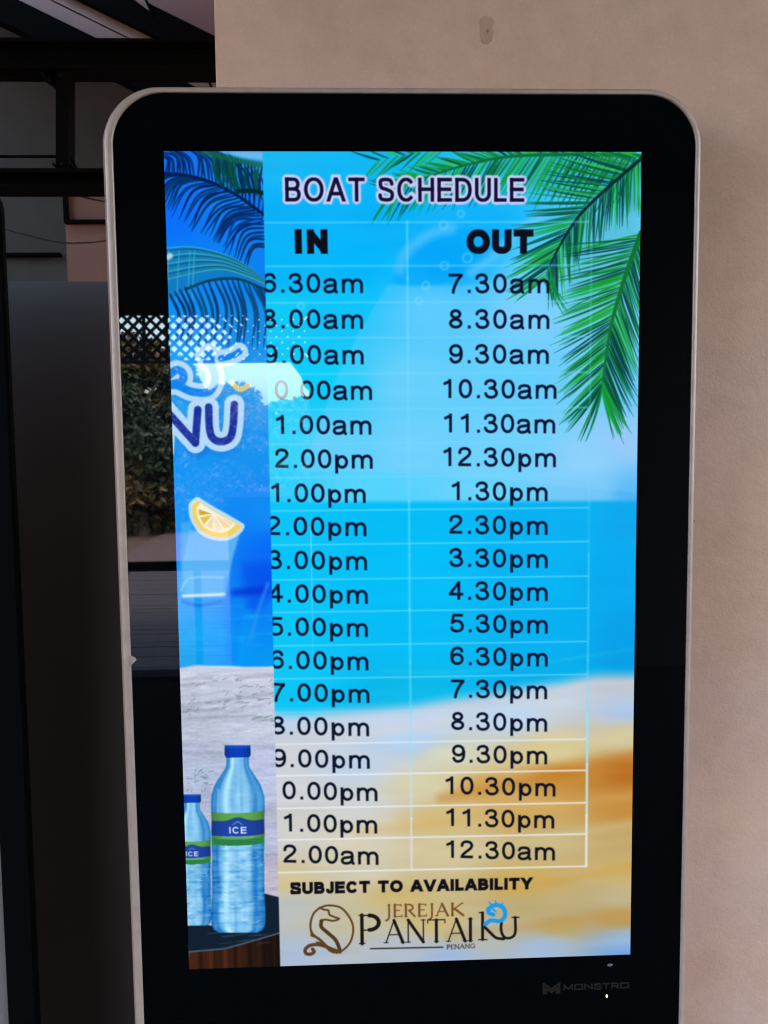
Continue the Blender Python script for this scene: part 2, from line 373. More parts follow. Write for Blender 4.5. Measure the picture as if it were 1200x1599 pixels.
    frond(cv, rng, [(1003, 245), (940, 300), (903, 338), (877, 378), (858, 415)], 60,
          lambda t, s: (150-20*t if s > 0 else 118-15*t), lambda t, s: (58-30*t if s > 0 else 52-24*t), dark+greens, r=2.15, droop=.1, rcol=C8(4, 44, 48), rw=(4, 2))
    frond(cv, rng, [(858, 412), (853, 425), (850, 440)], 6, lambda t, s: 100, lambda t, s: 30+20*t, greens, r=2.4, rw=None)
    frond(cv, rng, [(1001, 362), (974, 438), (955, 505), (946, 560), (940, 606)], 76,
          lambda t, s: (166-40*t if s > 0 else 150-20*t), lambda t, s: (60-26*t if s > 0 else 40-12*t), greens+dark[:2], r=2.25, droop=.12, rcol=C8(16, 112, 50), rw=(5.5, 2))
    frond(cv, rng, [(941, 596), (940, 604), (940, 608)], 7, lambda t, s: 135, lambda t, s: 8+26*(1-t), greens, r=2.8, rw=None)
    # bubbles
    for x, y, r in [(693, 351, 6), (694, 414, 6), (665, 445, 5.5), (654, 469, 5), (730, 402, 7), (720, 333, 5), (470, 478, 5)]:
        cv.stroke(T([(x, y)])+ell(0, 0, r*1.45, r*1.45, n=18), 2.4, C8(150, 214, 255), .38, 4)
    # --- time table grid ---
    gc = C8(120, 214, 250)
    yr = [345, 412.7, 469.3, 524, 580, 635, 688.3, 740, 791.6, 844.4, 898.5, 948.8, 1000.6, 1052, 1104, 1153.3, 1202, 1252.7, 1301.5, 1352]
    for i, y in enumerate(yr):
        low = max(0, min(1, (y-1050)/120)); sl = .0045+max(0, (y-300)/1050)*.018
        a = .42 if y < 780 else (.55 if y < 1060 else .8)
        if 1090 < y < 1110: a = .25
        c = np.array(gc)*(1-low)+np.array(C8(232, 236, 240))*low
        p = T([(410, y+sl*510), (919 if y < 900 else 915, y)])
        cv.stroke(np.array([p[0]*[1, 1], [p[1][0], p[1][1]]]), 2.1 if y > 780 else 2.4, c, a, 2.6)
    for x0, y0, x1, y1 in [(636, 345, 642, 1357), (924, 345, 915, 1352)]:
        p = T([(x0, y0), (x1, y1)])
        for k in range(12):
            a, b = p[0]+(p[1]-p[0])*k/12, p[0]+(p[1]-p[0])*(k+1)/12
            low = max(0, min(1, (k-8)/3.))
            right = x0 > 800
            al = (.20 if k < 6 else .4 if k < 9 else .85) if right else .5
            cv.stroke([a, b], 2.9, np.array(gc)*(1-low)+np.array(C8(226, 232, 240))*low, al, 2.6)
    # --- lettering ---
    ink = C8(8, 18, 46)
    caps(cv, 'BOAT SCHEDULE', (446, 314.5), (819, 314), 37.5, C8(16, 16, 54), .074, gap=.17, isp=.34, halo=(C8(204, 204, 244), 6.0, .95))
    caps(cv, 'IN', (461, 396), (512, 396), 38, C8(10, 12, 26), .145, gap=.22)
    caps(cv, 'OUT', (729, 395.5), (833, 395), 38, C8(10, 14, 30), .145, gap=.10)
    outs = [('7.30am', 701, 858, 456.7), ('8.30am', 701, 858, 512.5), ('9.30am', 701, 857, 567), ('10.30am', 692, 869, 621.6),
            ('11.30am', 693, 867, 675.6), ('12.30pm', 692, 868, 728.3), ('1.30pm', 705, 855, 781.5), ('2.30pm', 702, 855, 834.2),
            ('3.30pm', 702, 855, 886), ('4.30pm', 702, 855, 937.5), ('5.30pm', 703, 855, 988.5), ('6.30pm', 703, 855, 1040),
            ('7.30pm', 704, 854, 1091), ('8.30pm', 704, 854, 1141.8), ('9.30pm', 705, 854, 1192.8), ('10.30pm', 695, 867, 1243),
            ('11.30pm', 696, 865, 1293), ('12.30am', 696, 866, 1343)]
    ins = [('6.30am', 567, 457), ('8.00am', 567, 513), ('9.00am', 568, 568.5), ('10.00am', 581, 624), ('11.00am', 580, 678.3), ('12.00pm', 582, 731.5),
           ('1.00pm', 571, 785), ('2.00pm', 572, 837), ('3.00pm', 573, 890), ('4.00pm', 574, 942.5), ('5.00pm', 574, 994.3), ('6.00pm', 575, 1046.5),
           ('7.00pm', 576.5, 1097.3), ('8.00pm', 576, 1149.5), ('9.00pm', 577, 1200.3), ('10.00pm', 589, 1251), ('11.00pm', 588.5, 1301.5), ('12.00am', 590.5, 1350.5)]
    for k, (s, x0, x1, y) in enumerate(outs):
        f = k/17; slope = -.002-.022*f
        c = np.array(ink)*(1-max(0, f-.6)*2)+np.array(C8(12, 16, 26))*max(0, f-.6)*2
        times(cv, s, x0, x1, y, 29.8-2.8*f, c, slope)
        s2, xr, y2 = ins[k]
        wd = {6: 157-6*f, 7: 177-6*f}[len(s2)]-(7 if s2[0] == '1' and len(s2) == 6 else 0)
        times(cv, s2, xr-wd, xr, y2, 29.8-2.4*f, c, slope)
    caps(cv, 'SUBJECT TO AVAILABILITY', (453, 1396.8), (831, 1388), 18.5, C8(14, 12, 22), .135, gap=.12, isp=.42, soft=1.8)
    # --- emblem and house name ---
    br = C8(92, 66, 34)
    def Z(l): return T(np.array([(470+x/3.333, 1390+y/3.333) for x, y in l]))
    def Zc(l, n=8): return T(curve([(470+x/3.333, 1390+y/3.333) for x, y in l], n))
    cv.stroke(Zc([(96, 92), (140, 80), (205, 92), (252, 145), (270, 205), (252, 275), (205, 320), (165, 325)]), 2.4, br)
    cv.stroke(Zc([(96, 92), (118, 102), (140, 106), (146, 128), (176, 142), (196, 150), (165, 160), (124, 154), (104, 160)]), 2.4, br)
    cv.stroke(Zc([(96, 92), (64, 122), (48, 170), (50, 215), (62, 236)]), [2.5]*32+[5], br)
    cv.poly(Z([(52, 205), (70, 238), (98, 250), (46, 240)]), br)
    cv.stroke(Zc([(104, 160), (104, 192), (136, 222), (176, 258), (196, 300), (200, 322)]), 4.4, C8(80, 58, 30))
    cv.stroke(Zc([(62, 236), (100, 262), (140, 300), (186, 326)]), 3.2, br)
    cv.stroke(Zc([(200, 322), (160, 308), (120, 292), (80, 284), (42, 290), (20, 310), (24, 330), (48, 334), (66, 322), (58, 308)]), 4.2, br)
    cv.stroke(Zc([(80, 272), (110, 280), (150, 318), (186, 326)]), 2.2, br)
    serif(cv, 'JEREJAK', (602, 1432), (723, 1429), 19, C8(112, 78, 42), gap=.16, tk=.085, tn=.04)
    blk = C8(26, 20, 16)
    serif(cv, 'P', (559, 1474), (594, 1473), 45, blk, tk=.056)
    serif(cv, 'ANTAI', (600, 1472.5), (738, 1469), 35, blk, gap=.06, tk=.062)
    cv.stroke(T([(753, 1467), (753, 1425)]), 3.4, blk); cv.stroke(T([(747, 1467), (760, 1467)]), 1.4, blk); cv.stroke(T([(748, 1425), (754, 1424)]), 1.4, blk)
    cv.stroke(T(curve([(756, 1447), (764, 1455), (774, 1464), (786, 1466)])), 3.4, blk)
    cv.stroke(T(curve([(783, 1436), (782, 1452), (787, 1463), (797, 1464), (804, 1456), (804, 1432)])), 3.2, blk); cv.stroke(T([(799, 1432), (810, 1432)]), 1.4, blk)
    bl = C8(36, 150, 226)
    cv.stroke(T(curve([(756, 1444), (766, 1437), (780, 1438), (788, 1430), (786, 1418), (776, 1413), (766, 1416), (762, 1424), (770, 1428)])), [3, 5.5, 7, 7, 7, 6, 6, 6, 6.0][0:1]*1+[5.2]*64, bl)
    for a, b in [((764, 1416), (758, 1419)), ((767, 1413), (763, 1408)), ((774, 1411), (773, 1406)), ((782, 1413), (785, 1409)), ((770, 1420), (775, 1424))]:
        cv.stroke(T([a, b]), [3, 1], bl)
    cv.stroke(T([(578, 1481.5), (691, 1479)]), 1.7, C8(50, 40, 34))
    serif(cv, 'PENANG', (697, 1482), (741, 1480), 6.5, C8(70, 60, 50), tk=.10, tn=.06)
    # ------------------------------------------------------- the older slide still showing on the left
    edge = 221
    sv = Canvas()
    left = [(260, 240, (22, 112, 232)), (400, 240, (60, 160, 230)), (260, 340, (12, 112, 246)), (400, 340, (14, 122, 240)), (262, 420, (10, 130, 240)), (410, 440, (14, 128, 236)),
            (265, 500, (14, 140, 238)), (412, 500, (24, 140, 226)), (268, 580, (40, 160, 236)), (415, 590, (40, 150, 226)), (270, 660, (44, 156, 232)), (418, 650, (50, 150, 228)),
            (275, 720, (22, 146, 238)), (420, 690, (20, 144, 234)), (275, 800, (20, 146, 242)), (420, 800, (18, 138, 240)), (280, 860, (20, 130, 240)), (425, 860, (8, 110, 242)),
            (280, 910, (30, 150, 240)), (425, 910, (6, 90, 232)), (282, 960, (40, 160, 238)), (425, 960, (10, 130, 240)), (283, 1000, (20, 164, 238)), (426, 1000, (6, 140, 242)), (284, 1030, (6, 156, 226)), (427, 1030, (6, 150, 238)), (350, 1000, (6, 156, 246))]
    sd2 = [(285, 1050, (198, 204, 222)), (427, 1050, (200, 204, 222)), (286, 1120, (184, 192, 210)), (428, 1120, (194, 202, 222)), (288, 1200, (176, 186, 212)), (430, 1200, (184, 192, 222)),
           (290, 1300, (170, 176, 204)), (432, 1300, (178, 182, 208)), (432, 1380, (190, 182, 200)), (292, 1400, (160, 170, 200))]
    g1 = gradient(left, u1=edge+9)[:, :edge+3]; g2 = gradient(sd2, u1=edge+9)[:, :edge+3]
    w = edge+3
    sv.a[:, :w] = g1
    yy = T([(285, 1041), (428, 1040)])[:, 1]
    m = np.clip((V[:, :w]-yy.mean()-smooth_noise(rng, TH, w, 300, 40)*2)/5+.5, 0, 1)
    sv.a[:, :w] += (g2-sv.a[:, :w])*m[..., None]
    # sand ripples, twigs and tracks
    rip = smooth_noise(rng, TH, w, 4, 26)*.022+smooth_noise(rng, TH, w, 14, 70)*.018+smooth_noise(rng, TH, w, 2, 5)*.018
    sv.a[:, :w] += (rip*m)[..., None]
    for x0, y0, x1, y1, a in [(285, 1062, 330, 1058, .5), (370, 1060, 428, 1054, .5), (285, 1072, 360, 1066, .35), (300, 1100, 428, 1082, .45), (286, 1111, 350, 1107, .7), (290, 1123, 400, 1117, .6), (300, 1085, 360, 1078, .4), (350, 1115, 428, 1094, .35), (290, 1177, 345, 1176, .6), (400, 1125, 428, 1124, .6)]:
        sv.stroke(T([(x0, y0), ((x0+x1)/2, (y0+y1)/2+rng.uniform(-2, 2)), (x1, y1)]), rng.uniform(2, 6), C8(130, 136, 150), a*.7, 7)
    for k in range(70):
        x = rng.uniform(288, 428); y = 1108-(x-288)*.17+rng.normal(0, 7) if k < 38 else (rng.uniform(1062, 1075) if k < 54 else rng.uniform(1118, 1128))
        if k >= 54: x = rng.uniform(388, 428)
        sv.stroke(T([(x, y), (x+rng.uniform(2, 9), y-rng.uniform(0, 4))]), 1.1, C8(110, 116, 118) if k < 54 else C8(110, 136, 128), .55, 2)
    for k in range(24):
        x, y = rng.uniform(290, 328), rng.uniform(1205, 1238)
        sv.stroke(T([(x, y), (x+rng.uniform(-4, 8), y-rng.uniform(-2, 6))]), 1.3, C8(90, 120, 130), .5, 2)
    # sea light on the water below the glass
    for k in range(26):
        x, y = rng.uniform(284, 420), rng.uniform(945, 1028)
        sv.stroke(T([(x, y), (x+rng.uniform(10, 40), y+rng.uniform(-1.5, 1.5))]), 2.2, C8(60, 190, 250), .22, 5)
    # palm crown, blue leaves
    navy = [C8(4, 46, 112), C8(4, 36, 92), C8(8, 60, 130), C8(6, 52, 96)]
    def blades(r0, r1, n, f0, col, rad, al=.95):
        a = T(curve(r0, 10)); b = T(curve(r1, 10))
        for i in range(n):
            t = (i+.5)/n
            k = t*(len(a)-1); k0 = int(k); p = a[k0]+(a[min(k0+1, len(a)-1)]-a[k0])*(k-k0)
            k = t*(len(b)-1); k0 = int(k); q = b[k0]+(b[min(k0+1, len(b)-1)]-b[k0])*(k-k0)
            q = q+rng.normal(0, 4, 2)
            mid = (p+q)/2+np.array(f0)*rng.uniform(.7, 1.3)
            c = np.array(col[rng.integers(len(col))])
            pts = curve([p, mid, q], 6)
            sv.stroke(pts, rad*np.sin(np.linspace(.5, 3.1, len(pts)))**.8+.2, c, al, 2.2)
    blades([(257, 272), (290, 274), (330, 285), (370, 305), (412, 345)], [(215, 300), (240, 318), (273, 336), (305, 362), (345, 380)], 34, (-10, -22), navy, 2.4)
    blades([(257, 272), (290, 274), (330, 285), (370, 305), (412, 345)], [(240, 245), (262, 232), (300, 228), (345, 236), (395, 262)], 28, (14, -10), navy, 2.6)
    blades([(395, 322), (416, 350), (432, 392)], [(335, 372), (358, 398), (384, 424)], 13, (-12, -22), navy, 2.6)
    sv.stroke(T(curve([(257, 272), (290, 274), (330, 285), (370, 305), (412, 335)])), 3.6, C8(4, 34, 84))
    blades([(330, 236), (365, 246), (412, 262)], [(345, 292), (380, 300), (415, 312)], 18, (-6, 4), [C8(6, 70, 70), C8(10, 84, 74), C8(6, 50, 90)], 3.0)
    sv.stroke(T(curve([(318, 238), (360, 248), (412, 258)])), 6, C8(20, 100, 80), .8, 6)
    sv.poly(T([(345, 237), (412, 237), (412, 250), (380, 246)]), C8(130, 190, 235), .7, 6)
    sv.stroke(T(curve([(372, 299), (392, 298), (414, 302)])), 5, C8(6, 44, 50))
    # thatched sunshade lines and drooping lower frond
    sv.poly(T(curve([(258, 390), (300, 386), (340, 394), (380, 412), (412, 436), (414, 446), (372, 436), (330, 438), (292, 452), (262, 470)])), C8(22, 120, 178), .8, 4)
    for k in range(13):
        o = k*4.6
        sv.stroke(T(curve([(258, 388+o*.9), (300, 386+o*.75), (345, 396+o*.45), (384, 414+o*.3), (414, 438+o*.1)])), 1.5, [C8(70, 170, 190), C8(10, 84, 130), C8(40, 130, 120)][k % 3], .75, 2)
    for x in (264, 280, 297, 304):
        sv.stroke(T([(x, 392), (x-4, 470)]), 1.4, C8(70, 180, 200), .6, 2)
    sv.stroke(T(curve([(290, 452), (330, 438), (372, 436), (414, 452)])), 3, C8(8, 70, 90))
    blades([(262, 462), (300, 446), (345, 437), (385, 440), (414, 452)], [(262, 530), (310, 545), (355, 540), (398, 548), (440, 560)], 19, (16, -6), [C8(8, 66, 110), C8(10, 78, 120), C8(8, 54, 96)], 3.4, .9)
    sv.stroke(T([(263, 402), (266, 400)]), 6, C8(190, 215, 245), .9, 5)
    # brush lettering with a pale rim
    rim = C8(176, 212, 246)
    hand = [([(262, 588), (276, 578), (286, 584), (284, 596), (268, 600)], 9), ([(258, 604), (276, 602), (300, 612), (326, 612), (336, 592), (330, 568)], 9),
            ([(318, 556), (328, 550), (330, 562), (322, 566)], 7), ([(345, 560), (362, 556), (374, 549)], 7)]
    for pl, r in hand: sv.stroke(T(curve(pl)), r+17, C8(10, 96, 190), .25, 16)
    for pl, r in hand: sv.stroke(T(curve(pl)), r+13, rim, 1, 3)
    for pl, r in hand: sv.stroke(T(curve(pl)), r, C8(10, 130, 232), 1, 3)
    # the last two letters of the headline
    nl = [[(258, 640), (305, 692)], [(305, 692), (309, 640)], [(256, 705), (259, 640)]]
    ul = [curve([(326, 636), (327, 668), (332, 684), (345, 690), (359, 684), (364, 666), (366, 632)])]
    for pl in nl+ul: sv.stroke(T(pl)+[3, 7], 26, C8(6, 90, 190), .25, 18)
    for pl in nl+ul: sv.stroke(T(pl), 23, rim, 1, 3)
    for pl in nl[:2]+ul: sv.stroke(T(pl), 8.5, C8(24, 48, 150), 1, 3)
    # little citrus slice half hidden by the lettering
    sv.stroke(T(curve([(362, 598), (374, 608), (388, 602)])), 6, C8(236, 200, 120), .9, 4)
    # glass with citrus wedge
    def lightglass(X, Y): return np.ones(X.shape+(3,), np.float32)*np.array(C8(126, 190, 242), np.float32)
    sv.poly(T([(296, 828), (376, 828), (362, 876), (352, 934), (290, 934), (284, 880)]), C8(110, 182, 240), .85, 7)
    sv.poly(T([(282, 818), (300, 812), (300, 934), (281, 934)]), C8(90, 180, 240), .6, 9)
    sv.stroke(T([(286, 931), (350, 928)]), 3.5, C8(210, 226, 248), .9, 4); sv.stroke(T(curve([(283, 922), (290, 908), (304, 902), (350, 902)])), 2.5, C8(150, 205, 245), .7, 3)
    sv.stroke(T(curve([(286, 940), (310, 946), (345, 940)])), 4, C8(20, 110, 226), .7, 6)
    sv.poly(T([(378, 880), (425, 876), (420, 932), (404, 960), (386, 950)]), C8(4, 80, 228), .55, 22)
    sv.stroke(T([(365, 926), (412, 922)]), 9, C8(4, 40, 200), .6, 14)
    sv.stroke(T([(418, 912), (404, 950), (390, 1000)]), 4, C8(60, 150, 240), .6, 8)
    sv.poly(T([(352, 900), (380, 960), (370, 1036), (354, 1036), (350, 960)]), C8(10, 120, 240), .4, 14)
    wedge = curve([(300, 790), (302, 808), (314, 828), (334, 838), (356, 838), (372, 828), (376, 822)], 8)
    top = [(352, 808), (330, 796), (308, 782)]
    sv.stroke(T(np.vstack([wedge, top, [(300, 790)]])), 8.5, C8(210, 226, 238), .9, 3)
    sv.poly(T(np.vstack([wedge, top])), C8(238, 206, 96), 1, 3)
    c0 = np.array([334., 803.])
    inner = c0+(np.vstack([wedge, top])-c0)*.80
    sv.poly(T(inner), C8(246, 238, 222), 1, 3)
    arc = c0+(wedge-c0)*.70
    cols = [C8(196, 168, 40), C8(222, 190, 84), C8(240, 214, 168), C8(244, 222, 184), C8(240, 212, 160), C8(238, 208, 150)]
    nseg = 6; L_ = len(arc)-1
    for k in range(nseg):
        q = [arc[int(round(L_*(k+t)/nseg))] for t in (.12, .5, .88)]
        q = [c0+(p-c0)*1.0 for p in q]
        sv.poly(T(np.vstack([[c0+(q[1]-c0)*.16], q])), cols[k], 1, 2.4)
    # table top and floor boards
    def boards(X, Y):
        n = np.sin(X*.16)*.5+np.sin(X*.37+1)*.3+np.sin(X*.9)*.2
        b = np.stack([.24+.10*n, .125+.055*n, .06+.03*n], -1)*np.clip(1.35-(X/221)*.95, .3, 1)[..., None]
        return b.astype(np.float32)
    sv.poly(T([(294, 1480), (350, 1482), (436, 1452), (438, 1516), (294, 1518)]), None, 1, 2, boards)
    sv.poly(T([(290, 1440), (330, 1446), (400, 1400), (414, 1396), (437, 1402), (437, 1456), (400, 1468), (350, 1484), (294, 1487)]), C8(16, 32, 48), 1, 3)
    sv.stroke(T([(294, 1487), (350, 1482), (400, 1468), (437, 1457)]), 2.2, C8(84, 106, 126), .8, 2)
    for k in range(14):
        x, y = rng.uniform(296, 420), rng.uniform(1448, 1476)
        sv.stroke(T([(x, y), (x+18, y-2)]), 1.6, C8(56, 82, 106), .5, 3)
    # bottles
    def bottle(cx, top, sc, clip=None):
        prof = [(0, 20), (19, 20.5), (20, 17), (34, 18), (48, 27), (62, 36), (80, 41.5), (100, 42), (122, 41), (130, 41.5), (160, 41), (172, 40), (190, 41), (215, 40.5), (235, 41), (262, 42.5), (280, 42), (289, 38), (293, 30)]
        py = np.array([a for a, b in prof])*sc; pw = np.array([b for a, b in prof])*sc
        ys = np.linspace(0, py[-1], 60); ws = np.interp(ys, py, pw)
        lean = lambda y: y*.004
        R = T(np.c_[cx+ws+lean(ys), top+ys]); L = T(np.c_[cx-ws+lean(ys), top+ys])
        def shade(X, Y):
            lx = np.interp(Y, L[:, 1], L[:, 0]); rx = np.interp(Y, R[:, 1], R[:, 0])
            s = (X-(lx+rx)/2)/np.maximum(rx-lx, 1)*2
            e = np.clip(abs(s), 0, 1.1)**3.2
            base = np.array(C8(134, 194, 236))[None, None]*(1-e[..., None])+np.array(C8(30, 112, 180))[None, None]*e[..., None]
            st = np.sin(Y*.19/sc+np.sin(X*.04)*2.2+X*.03)*.4+np.sin(Y*.11/sc+X*.05)*.5
            yn = (Y-L[0, 1])/1.52/sc
            st = st*np.where(yn > 165, .03, .014)+np.sin(X*.17+np.sin(Y*.03))*.01
            nz1 = smooth_noise(rng, X.shape[0], X.shape[1], 46, 7)*.030; nz2 = smooth_noise(rng, X.shape[0], X.shape[1], 6, 14)*.042
            st = nz1+np.where(yn > 163, 1.0, .25)*nz2-np.where((yn > 163) & (np.abs(((yn-163) % 17)-8) < 1.5), .05, 0)
            base = base+st[..., None]*np.array([1.25, 1, .7])
            base = base+(.16*np.exp(-((s+.45)/.13)**2)-.16*np.exp(-((s-.62)/.12)**2)-.10*np.exp(-((s+.78)/.08)**2))[..., None]*np.array([1.2, 1, .6])
            capm = yn < 20
            cc = np.array(C8(12, 66, 176))[None, None]*(1-.35*e[..., None])+(np.sin(X*.9)*.02)[..., None]+np.where(yn < 5, .06, 0)[..., None]
            base = np.where(capm[..., None], cc, base)
            bow = 3.2*(1-np.clip(s, -1, 1)**2)
            yl = yn-bow
            lab = (yl > 107) & (yl < 160)
            hill = 122-7*np.exp(-(s/.35)**2)
            mid = (yl > hill) & (yl < 145)
            gr = np.array(C8(98, 160, 84))[None, None]*np.ones(X.shape+(1,))*(1-.3*e[..., None])
            gr = np.where((yl > 150)[..., None], np.array(C8(44, 126, 72))[None, None]*np.ones(X.shape+(1,)), gr)
            gr = np.where((abs(yl-hill) < 1.6)[..., None], np.array(C8(36, 90, 110))[None, None], gr)
            bu = np.array(C8(34, 70, 158))[None, None]*(1-.25*e[..., None])*np.ones(X.shape+(1,))
            base = np.where(lab[..., None], np.where(mid[..., None], bu, gr), base)
            return base.astype(np.float32)
        sv.poly(np.vstack([L, R[::-1]]), None, 1, 2.5, shade)
        for k in range(int(26*sc)):
            y = rng.uniform(165, 280)*sc; x = rng.uniform(-30, 26)*sc
            sv.stroke(T(curve([(cx+x, top+y), (cx+x+7*sc, top+y+1.5), (cx+x+14*sc, top+y-1)])), 1.2, C8(190, 224, 250) if k % 2 else C8(50, 124, 196), .4, 2.2)
        sv.stroke(T([(cx-30*sc, top+70*sc), (cx-31*sc, top+104*sc)]), 2.5, C8(170, 214, 248), .5, 5)
        sv.stroke(T([(cx+28*sc, top+180*sc), (cx+29*sc, top+262*sc)]), 3.5, C8(30, 120, 200), .6, 6)
        caps(sv, 'ICE', (cx-13*sc, top+138*sc), (cx+14*sc, top+138*sc), 10.5*sc, C8(214, 226, 245), .10, gap=.22)
        for q in range(9): sv.stroke(T([(cx+(-24+q*5.6)*sc, top+143.5*sc), (cx+(-20.5+q*5.6)*sc, top+(143+q % 2)*sc)]), 1.6*sc, C8(120, 170, 200), .7, 2.5)
        sv.stroke(T([(cx-7*sc, top+124*sc), (cx, top+119*sc), (cx+7*sc, top+124*sc)]), 1.2*sc, C8(140, 180, 220), .7, 2)
    bottle(299, 1241, .70)
    bottle(370.5, 1164, 1.0)
    # join the two slides
    cov = np.clip(.5-(np.arange(w)-(edge-2.0))/1.8, 0, 1)[None, :, None]
    cv.a[:, :w] += (sv.a[:, :w]-cv.a[:, :w])*cov
    out = np.clip(cv.a, 0, 1)
    out = out+.10*(out-.5)*(1-np.abs(2*out-1)); out = np.clip(out.mean(2, keepdims=True)+(out-out.mean(2, keepdims=True))*1.04, 0, 1)
    k = np.array([.25, .5, .25], np.float32)       # the panel's own pixel softness
    for _ in range(1):
        out[1:-1] = out[:-2]*k[0]+out[1:-1]*k[1]+out[2:]*k[2]
        out[:, 1:-1] = out[:, :-2]*k[0]+out[:, 1:-1]*k[1]+out[:, 2:]*k[2]
    return out
# ---------------------------------------------------------------- materials
def mat(name, color, rough=.6, metal=0.0, spec=.5, ior=1.5, var=0.0, vscale=8, bump=0.0, bscale=60, emis=None, coat=0):
    m = bpy.data.materials.new(name); m.use_nodes = True
    nt = m.node_tree; b = nt.nodes['Principled BSDF']
    b.inputs['Roughness'].default_value = rough; b.inputs['Metallic'].default_value = metal
    b.inputs['IOR'].default_value = ior; b.inputs['Specular IOR Level'].default_value = spec
    b.inputs['Coat Weight'].default_value = coat
    b.inputs['Base Color'].default_value = (*color, 1)
    if emis: b.inputs['Emission Color'].default_value = (*emis[0], 1); b.inputs['Emission Strength'].default_value = emis[1]
    tc = nt.nodes.new('ShaderNodeTexCoord')
    if var:
        n = nt.nodes.new('ShaderNodeTexNoise'); n.inputs['Scale'].default_value = vscale; n.inputs['Detail'].default_value = 6; n.inputs['Roughness'].default_value = .6
        nt.links.new(tc.outputs['Object'], n.inputs['Vector'])
        r = nt.nodes.new('ShaderNodeMapRange'); r.inputs['From Min'].default_value = .3; r.inputs['From Max'].default_value = .7
        r.inputs['To Min'].default_value = 1-var; r.inputs['To Max'].default_value = 1+var
        nt.links.new(n.outputs['Fac'], r.inputs['Value'])
        mx = nt.nodes.new('ShaderNodeVectorMath'); mx.operation = 'SCALE'; mx.inputs[0].default_value = color
        nt.links.new(r.outputs[0], mx.inputs['Scale']); nt.links.new(mx.outputs[0], b.inputs['Base Color'])
    if bump:
        n2 = nt.nodes.new('ShaderNodeTexNoise'); n2.inputs['Scale'].default_value = bscale; n2.inputs['Detail'].default_value = 4
        nt.links.new(tc.outputs['Object'], n2.inputs['Vector'])
        bp = nt.nodes.new('ShaderNodeBump'); bp.inputs['Strength'].default_value = bump; bp.inputs['Distance'].default_value = .002
        nt.links.new(n2.outputs['Fac'], bp.inputs['Height']); nt.links.new(bp.outputs[0], b.inputs['Normal'])
    return m

def plaster(name, color):
    """painted render: broad tonal drift, fine grain, a few scuffs and pits"""
    m = mat(name, color, rough=.75, spec=.3)
    nt = m.node_tree; N = nt.nodes; Lk = nt.links; b = N['Principled BSDF']; tc = N['Texture Coordinate']
    def noise(sc, det, rg=.55):
        n = N.new('ShaderNodeTexNoise'); n.inputs['Scale'].default_value = sc; n.inputs['Detail'].default_value = det; n.inputs['Roughness'].default_value = rg
        Lk.new(tc.outputs['Object'], n.inputs['Vector']); return n
    def rng_(src, a, b_, lo, hi):
        r = N.new('ShaderNodeMapRange'); r.inputs['From Min'].default_value = a; r.inputs['From Max'].default_value = b_
        r.inputs['To Min'].default_value = lo; r.inputs['To Max'].default_value = hi; Lk.new(src, r.inputs['Value']); return r
    a1 = rng_(noise(2.6, 4).outputs['Fac'], .3, .7, .88, 1.07)
    a2 = rng_(noise(30, 6).outputs['Fac'], .35, .7, .95, 1.025)
    a3 = rng_(noise(420, 2).outputs['Fac'], .3, .7, .965, 1.025)
    p = N.new('ShaderNodeMath'); p.operation = 'MULTIPLY'; Lk.new(a1.outputs[0], p.inputs[0]); Lk.new(a2.outputs[0], p.inputs[1])
    p2 = N.new('ShaderNodeMath'); p2.operation = 'MULTIPLY'; Lk.new(p.outputs[0], p2.inputs[0]); Lk.new(a3.outputs[0], p2.inputs[1])
    sc = N.new('ShaderNodeVectorMath'); sc.operation = 'SCALE'; sc.inputs[0].default_value = color; Lk.new(p2.outputs[0], sc.inputs['Scale'])
    # faint warmer blotches
    h = rng_(noise(6.5, 5).outputs['Fac'], .45, .65, 0, .9)
    mx = N.new('ShaderNodeMix'); mx.data_type = 'RGBA'; mx.blend_type = 'MULTIPLY'
    mx.inputs[7].default_value = (1, .95, .90, 1); Lk.new(h.outputs[0], mx.inputs[0]); Lk.new(sc.outputs[0], mx.inputs[6])
    Lk.new(mx.outputs[2], b.inputs['Base Color'])
    n1 = noise(26, 5); n2 = noise(300, 3)
    ad = N.new('ShaderNodeMath'); ad.operation = 'MULTIPLY_ADD'; Lk.new(n2.outputs['Fac'], ad.inputs[0]); ad.inputs[1].default_value = .30; Lk.new(n1.outputs['Fac'], ad.inputs[2])
    bp = N.new('ShaderNodeBump'); bp.inputs['Strength'].default_value = .55; bp.inputs['Distance'].default_value = .0018
    Lk.new(ad.outputs[0], bp.inputs['Height']); Lk.new(bp.outputs[0], b.inputs['Normal'])
    return m

